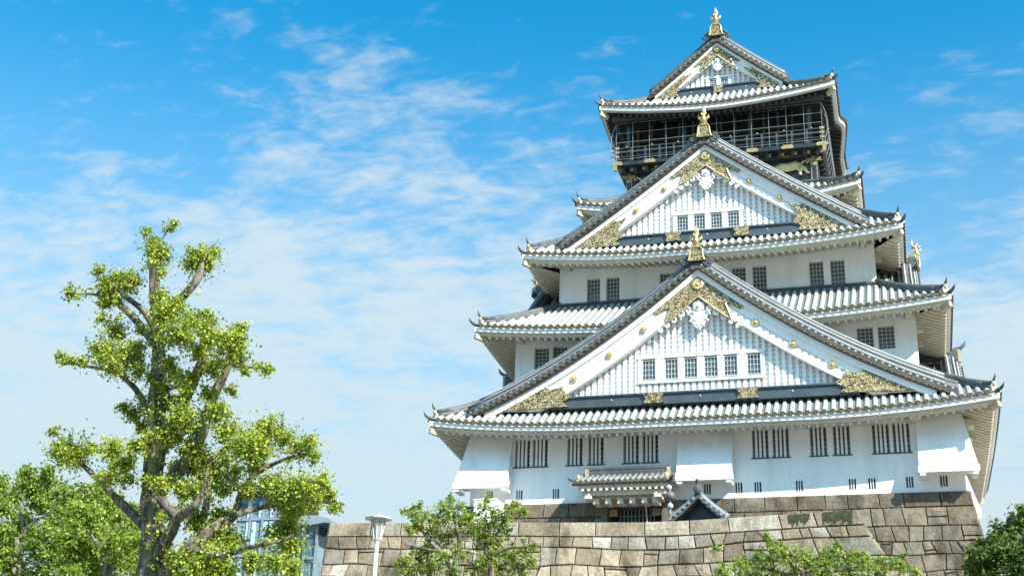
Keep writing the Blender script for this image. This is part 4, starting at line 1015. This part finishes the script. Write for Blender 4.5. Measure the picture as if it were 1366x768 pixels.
LB([(207, 345, 2, 0), (216, 320, 1, 0), (229, 298, .6, 0)], n=5); LB([(205, 345, 2, 0), (196, 320, .8, 0), (193, 305, .5, 0)], n=5)
LB([(270, 350, 2, -.3), (284, 330, 1, -.3), (292, 318, .6, -.3)], n=5); LB([(400, 606, 1.5, -.6), (415, 590, 1, -.6), (420, 580, .5, -.6)], n=5)
LB([(322, 657, 3, -.6), (308, 640, 2, -.8), (300, 612, 1, -.8)], n=6); LB([(98, 608, 2, .5), (82, 590, 1, .5), (70, 572, .6, .5)], n=5)
CL = [(232,500,15),(250,520,14),(222,580,16),(238,625,18),(262,600,16),(286,640,16),(300,615,14),(338,622,15),(350,600,15),(330,655,12),(222,520,12),(196,585,11),(240,690,13),(258,655,15),(190,440,10),(180,462,12),(238,410,11),(216,365,9),(170,640,12),(135,640,10),(209,342,23),(205,325,13),(227,306,9),(232,298,5),(196,310,7),(268,350,25),(284,338,13),(255,340,10),(154,384,30),(176,376,16),(95,392,12),(131,361,10),(140,404,14),(226,417,28),(214,395,14),(238,448,27),(256,430,16),(278,449,24),(307,459,28),(278,426,15),(320,440,12),(315,480,16),(358,493,10),(340,488,6),(328,496,7),(154,440,18),(136,425,9),(138,469,26),(170,478,25),(150,490,16),(81,479,10),(96,482,7),(109,483,8),(185,495,13),(245,505,16),(284,488,18),(262,470,14),(225,485,13),
 (207,545,22),(245,556,25),(228,535,16),(179,552,16),(165,545,9),(291,549,20),(280,525,14),(308,521,9),(95,605,30),(71,577,8),(78,600,16),(148,601,20),(120,600,12),(183,598,17),(165,622,20),(150,635,14),(190,570,12),(266,619,27),(277,640,25),(245,657,21),(255,600,18),(230,585,16),(326,594,28),(300,575,20),(354,573,22),(378,584,20),(402,601,24),(412,590,12),(418,612,9),(345,606,18),(308,632,18),(300,655,15),(388,660,33),(360,650,20),(416,667,22),(408,648,18),(378,668,20),(430,645,15),(448,678,9),(440,660,9),(385,702,20),(392,727,20),(305,722,22),(335,752,20),(368,752,20),(294,688,18),(259,695,20),(245,758,22),(230,740,12),(274,745,22),(300,760,24),(217,650,13),(210,605,12),(290,712,20),(365,715,16),(222,690,8),(196,640,10),(200,505,9),(260,575,12),(390,760,18)]
lf = MB(); tw = tr
for (x, y, r) in CL:
    dy = rnd.uniform(-1.1, .7)*(min(1, r/20)); c = gp(x, y, dy); rr_ = r*gk
    n = int(20+r*r*.75)
    for _ in range(int(3+r*.45)):                                # uneven sprays make up each tuft
        d = Vector((rnd.gauss(0, 1), rnd.gauss(0, 1), rnd.gauss(0, 1))).normalized()*rr_*rnd.random()**.4*rnd.uniform(.5, .95)
        leaf_cloud(lf, c+d, rr_*rnd.uniform(.28, .5), int(n*rnd.uniform(.10, .22)), .066, rnd, .9, .6, aspect=1)
    leaf_cloud(lf, c, rr_, int(n*.55), .066, rnd, .9, .62, aspect=1)
    for _ in range(int(4+r/3)):                                  # shoots that stick out of the tuft
        d = Vector((rnd.gauss(0, 1), rnd.gauss(0, 1), rnd.gauss(.6, .8))).normalized(); e = c+d*rr_*rnd.uniform(.9, 1.6)
        tw.tube([c-d*rr_*.4, c+d*rr_*.4, e], [.016, .010, .004], 4)
        for q in (.55, .7, .85, 1.0): leaf_cloud(lf, c.lerp(e, q), .085, rnd.randint(2, 5), .066, rnd, aspect=1)
for lst in LP:                                                   # sprays clothe the limbs
    for (p, r1), (q, r2) in zip(lst, lst[1:]):
        for _ in range(int((q-p).length/.10)):
            t = rnd.random(); d = Vector((rnd.gauss(0, 1), rnd.gauss(0, 1)-.35, rnd.gauss(.3, .7))).normalized()
            if mnoise.noise(p.lerp(q, t)*1.3) < -.12: continue
            leaf_cloud(lf, p.lerp(q, t)+d*((r1*(1-t)+r2*t)+rnd.uniform(.02, .22)), rnd.uniform(.09, .2), rnd.randint(6, 20), .066, rnd, .9, .6, aspect=1)
for i in range(130):                                             # leaves sprouting from the trunk
    y = rnd.uniform(420, 765); x = 205+rnd.uniform(-12, 12); leaf_cloud(lf, gp(x, y, -.33), .13, 7, .066, rnd, aspect=1)
tr.build('trunk', BARK, gt, True); lf.build('foliage', LEAF_G, gt)

def bush_tree(name, Y, trunk, limbs, cl, leafm, barkm, label, cat, size, dens, seed, group=None, lscale=1.0, droop=0, depth=1.0, stray=1.0):
    rnd = random.Random(seed); k = Y/FPX; b = at(*trunk[0][:2], Y); gz = terr(b.x, Y)
    t = thing(name, (b.x, Y, gz), label, cat, group); tm = MB()
    pts = [(Vector((b.x, Y, gz-.2)), trunk[0][2]*k*1.25)]+[(at(x, y, Y), r*k) for x, y, r in trunk]
    pts = [p for i, p in enumerate(pts) if i == 0 or p[0].z > gz+.1]
    limb(tm, pts, 10)
    for l in limbs: limb(tm, [(at(q[0], q[1], Y+(q[3] if len(q) > 3 else 0)), q[2]*k) for q in l], 7)
    lf = MB()
    for (x, y, r) in cl:
        c = at(x, y, Y+rnd.uniform(-1, 1)*depth); rr_ = r*k; n = dens*(r*r*.30+14)
        leaf_cloud(lf, c, rr_, int(n*.45), size, rnd, .85, .55, droop)
        for _ in range(int(6+r/3)):
            d = Vector((rnd.gauss(0, 1), rnd.gauss(0, 1), rnd.gauss(.15, .9))).normalized(); p = c+d*rr_*rnd.uniform(.55, 1.1*stray)
            leaf_cloud(lf, p, rr_*rnd.uniform(.18, .42), int(n*rnd.uniform(.05, .13)), size, rnd, .7, .55, droop)
            if rnd.random() < .5: tm.tube([c, c.lerp(p, .6)+Vector((0, 0, .05)), p], [.03, .02, .007], 4)
        for _ in range(int(3+r/4)):                              # sprigs along the edge
            d = Vector((rnd.gauss(0, 1), rnd.gauss(0, 1), rnd.gauss(.7, .7))).normalized(); e = c+d*rr_*rnd.uniform(1.0, 1.35*stray)
            tm.tube([c, e], [.014, .004], 4)
            for q in (.6, .75, .9, 1.0): leaf_cloud(lf, c.lerp(e, q), size*1.0, 3, size, rnd, .8, .6)
    tm.build('trunk', barkm, t, True); lf.build('crown', leafm, t); return t

# background trees at the left
bush_tree('broadleaf_tree', 46, [(20, 768, 7), (22, 740, 6), (24, 715, 5)], [[(24, 715, 4), (12, 690, 2.5), (8, 670, 1)], [(24, 720, 4), (40, 700, 3), (52, 690, 2)], [(22, 735, 3), (4, 728, 2), (-10, 715, 1)], [(30, 712, 3), (28, 690, 2.5), (15, 676, 1.5)], [(40, 700, 2), (60, 688, 1.5), (78, 690, .8)]],
  [(-20, 690, 40), (10, 662, 24), (38, 648, 22), (34, 632, 12), (0, 646, 14), (60, 640, 18), (64, 628, 9), (52, 668, 26), (20, 690, 22), (80, 662, 22), (-5, 730, 26), (48, 740, 26), (30, 715, 26), (60, 720, 24), (-10, 755, 30), (95, 690, 20), (92, 730, 24), (20, 764, 24), (70, 765, 24), (72, 700, 20)], LEAF_B, BARKL,
  'bushy green tree with pale thin bare branches, outermost from the castle', 'tree', .13, 4.5, 31, 'green trees behind the pruned tree', depth=2.2)
bush_tree('broadleaf_tree', 40, [(143, 775, 8), (139, 745, 7), (136, 728, 6.5), (142, 715, 4)], [[(138, 735, 4), (120, 712, 2.5), (105, 700, 1)], [(142, 718, 4), (160, 700, 2.5), (170, 685, 1.2)]],
  [(108, 690, 26), (140, 690, 28), (168, 700, 22), (120, 715, 24), (155, 725, 26), (105, 740, 24), (175, 745, 22), (150, 758, 22), (120, 765, 22), (178, 720, 14), (95, 765, 14), (130, 740, 26), (85, 715, 18), (185, 765, 16), (88, 745, 20)], LEAF_M, BARK,
  'bright yellow green bushy tree with a dark crooked trunk, beside the big pruned trunk', 'tree', .12, 4.5, 32, 'green trees behind the pruned tree', depth=1.6)
bush_tree('broadleaf_tree', 56, [(112, 775, 6), (112, 740, 5), (113, 705, 4)], [[(113, 705, 3), (100, 680, 2), (95, 665, 1)], [(113, 705, 3), (130, 680, 2), (140, 668, 1)]],
  [(92, 660, 18), (115, 658, 18), (130, 662, 15), (150, 672, 16), (172, 678, 15), (105, 680, 24), (145, 695, 22), (175, 700, 18), (100, 712, 22), (185, 690, 10), (70, 680, 16), (128, 735, 24), (170, 735, 22)], LEAF_B, BARK,
  'dark green tree standing farthest back, between the two bushy trees', 'tree', .15, 4.5, 33, 'green trees behind the pruned tree', depth=2)
bush_tree('broadleaf_tree', 44, [(262, 780, 6), (262, 765, 5), (263, 752, 4)], [[(263, 755, 3), (250, 742, 2), (244, 732, 1)]],
  [(240, 748, 16), (262, 752, 16), (285, 758, 18), (235, 765, 18), (300, 765, 16), (270, 770, 16)], LEAF_M, BARK,
  'low green bush under the spreading right limbs of the big pruned tree', 'bush', .12, 4.5, 34, depth=1)

# shrubs before the wall
bush_tree('maple_tree', 40, [(604, 775, 5), (600, 755, 4.2), (590, 738, 3.6), (572, 720, 3)], [[(602, 760, 3.6), (611, 738, 3), (612, 715, 2.4), (606, 692, 1.5), (604, 676, .8)], [(572, 722, 2.4), (562, 705, 2, .3), (552, 690, 1, .4)], [(585, 735, 2, -.2), (560, 730, 1.5, -.3), (540, 725, .8, -.3)], [(612, 725, 2, .2), (630, 705, 1.5, .3), (645, 690, .8, .3)]],
  [(604, 680, 14), (600, 668, 7), (585, 690, 17), (566, 692, 13), (550, 686, 9), (540, 682, 5), (612, 698, 18), (575, 708, 15), (556, 702, 8), (630, 700, 14), (598, 716, 14), (545, 708, 7), (572, 738, 15), (556, 745, 14), (540, 752, 11), (590, 745, 12), (545, 765, 16), (575, 762, 16), (610, 740, 12), (560, 675, 4), (552, 678, 4), (605, 765, 10)], LEAF_M, BARK,
  'small spreading green tree before the stone wall, the one nearer the street lamp', 'small tree', .085, 4, 41, 'small trees in front of the stone wall', depth=.8, stray=1.25)
bush_tree('maple_tree', 41, [(655, 775, 4.5), (652, 752, 4), (648, 735, 3.2), (650, 718, 2.4)], [[(650, 730, 2.6), (663, 712, 2), (672, 695, 1.2), (690, 682, .8)], [(652, 745, 2.6), (675, 732, 2, -.2), (698, 728, 1, -.2)], [(649, 720, 2), (644, 700, 1.6), (650, 682, 1)]],
  [(645, 680, 11), (650, 668, 6), (666, 690, 12), (684, 680, 11), (700, 684, 8), (690, 674, 5), (650, 700, 14), (672, 706, 14), (640, 715, 14), (660, 725, 14), (680, 742, 15), (700, 735, 11), (708, 750, 9), (650, 745, 14), (635, 758, 14), (668, 760, 18), (695, 764, 14), (712, 730, 5), (622, 690, 8)], LEAF_M, BARK,
  'small green tree before the stone wall, the one below the white plaster box', 'small tree', .085, 4, 42, 'small trees in front of the stone wall', depth=.8, stray=1.25)
bush_tree('leafy_bush', 44, [(1075, 790, 5), (1072, 770, 4), (1068, 755, 3)], [[(1070, 765, 3), (1050, 745, 2), (1035, 728, 1.2), (1024, 714, .6)], [(1072, 765, 3), (1100, 748, 2), (1120, 730, .8)], [(1070, 770, 3), (1020, 758, 2), (985, 752, .8)], [(1075, 770, 3), (1140, 755, 2), (1185, 750, .8)]],
  [(1022, 716, 4), (1030, 726, 7), (1036, 738, 12), (1012, 744, 12), (1058, 742, 13), (1078, 748, 14), (990, 752, 11), (1100, 746, 13), (1118, 728, 5), (1110, 734, 6), (1125, 746, 12), (1145, 742, 8), (1150, 752, 12), (1172, 752, 10), (1192, 752, 7), (1205, 758, 9), (968, 760, 10), (1030, 762, 18), (1065, 765, 18), (1100, 764, 18), (1135, 765, 16), (1170, 766, 14), (1000, 768, 14), (1222, 766, 7), (1204, 742, 4), (955, 732, 4), (960, 768, 9)], LEAF_M, BARK,
  'wide bright green bush with upright sprigs, in front of the platform wall corner', 'bush', .09, 4.5, 43, depth=.9, stray=1.2)
bush_tree('evergreen_tree', 50, [(1380, 790, 10), (1378, 760, 9), (1376, 730, 7)], [[(1376, 735, 5), (1355, 712, 3), (1340, 700, 1.5)], [(1378, 755, 5), (1340, 745, 3), (1310, 738, 1.5)], [(1376, 730, 5), (1390, 700, 3), (1395, 690, 1)]],
  [(1366, 682, 8), (1358, 694, 12), (1380, 700, 24), (1340, 710, 16), (1326, 718, 10), (1362, 722, 24), (1312, 732, 13), (1300, 740, 11), (1335, 740, 22), (1310, 755, 18), (1296, 752, 10), (1350, 755, 26), (1325, 770, 22), (1375, 760, 28), (1400, 730, 30), (1395, 775, 28), (1300, 772, 12)], LEAF_D, BARK,
  'dark green evergreen tree beside the brown stone base of the castle', 'tree', .13, 5, 51, depth=1.4)
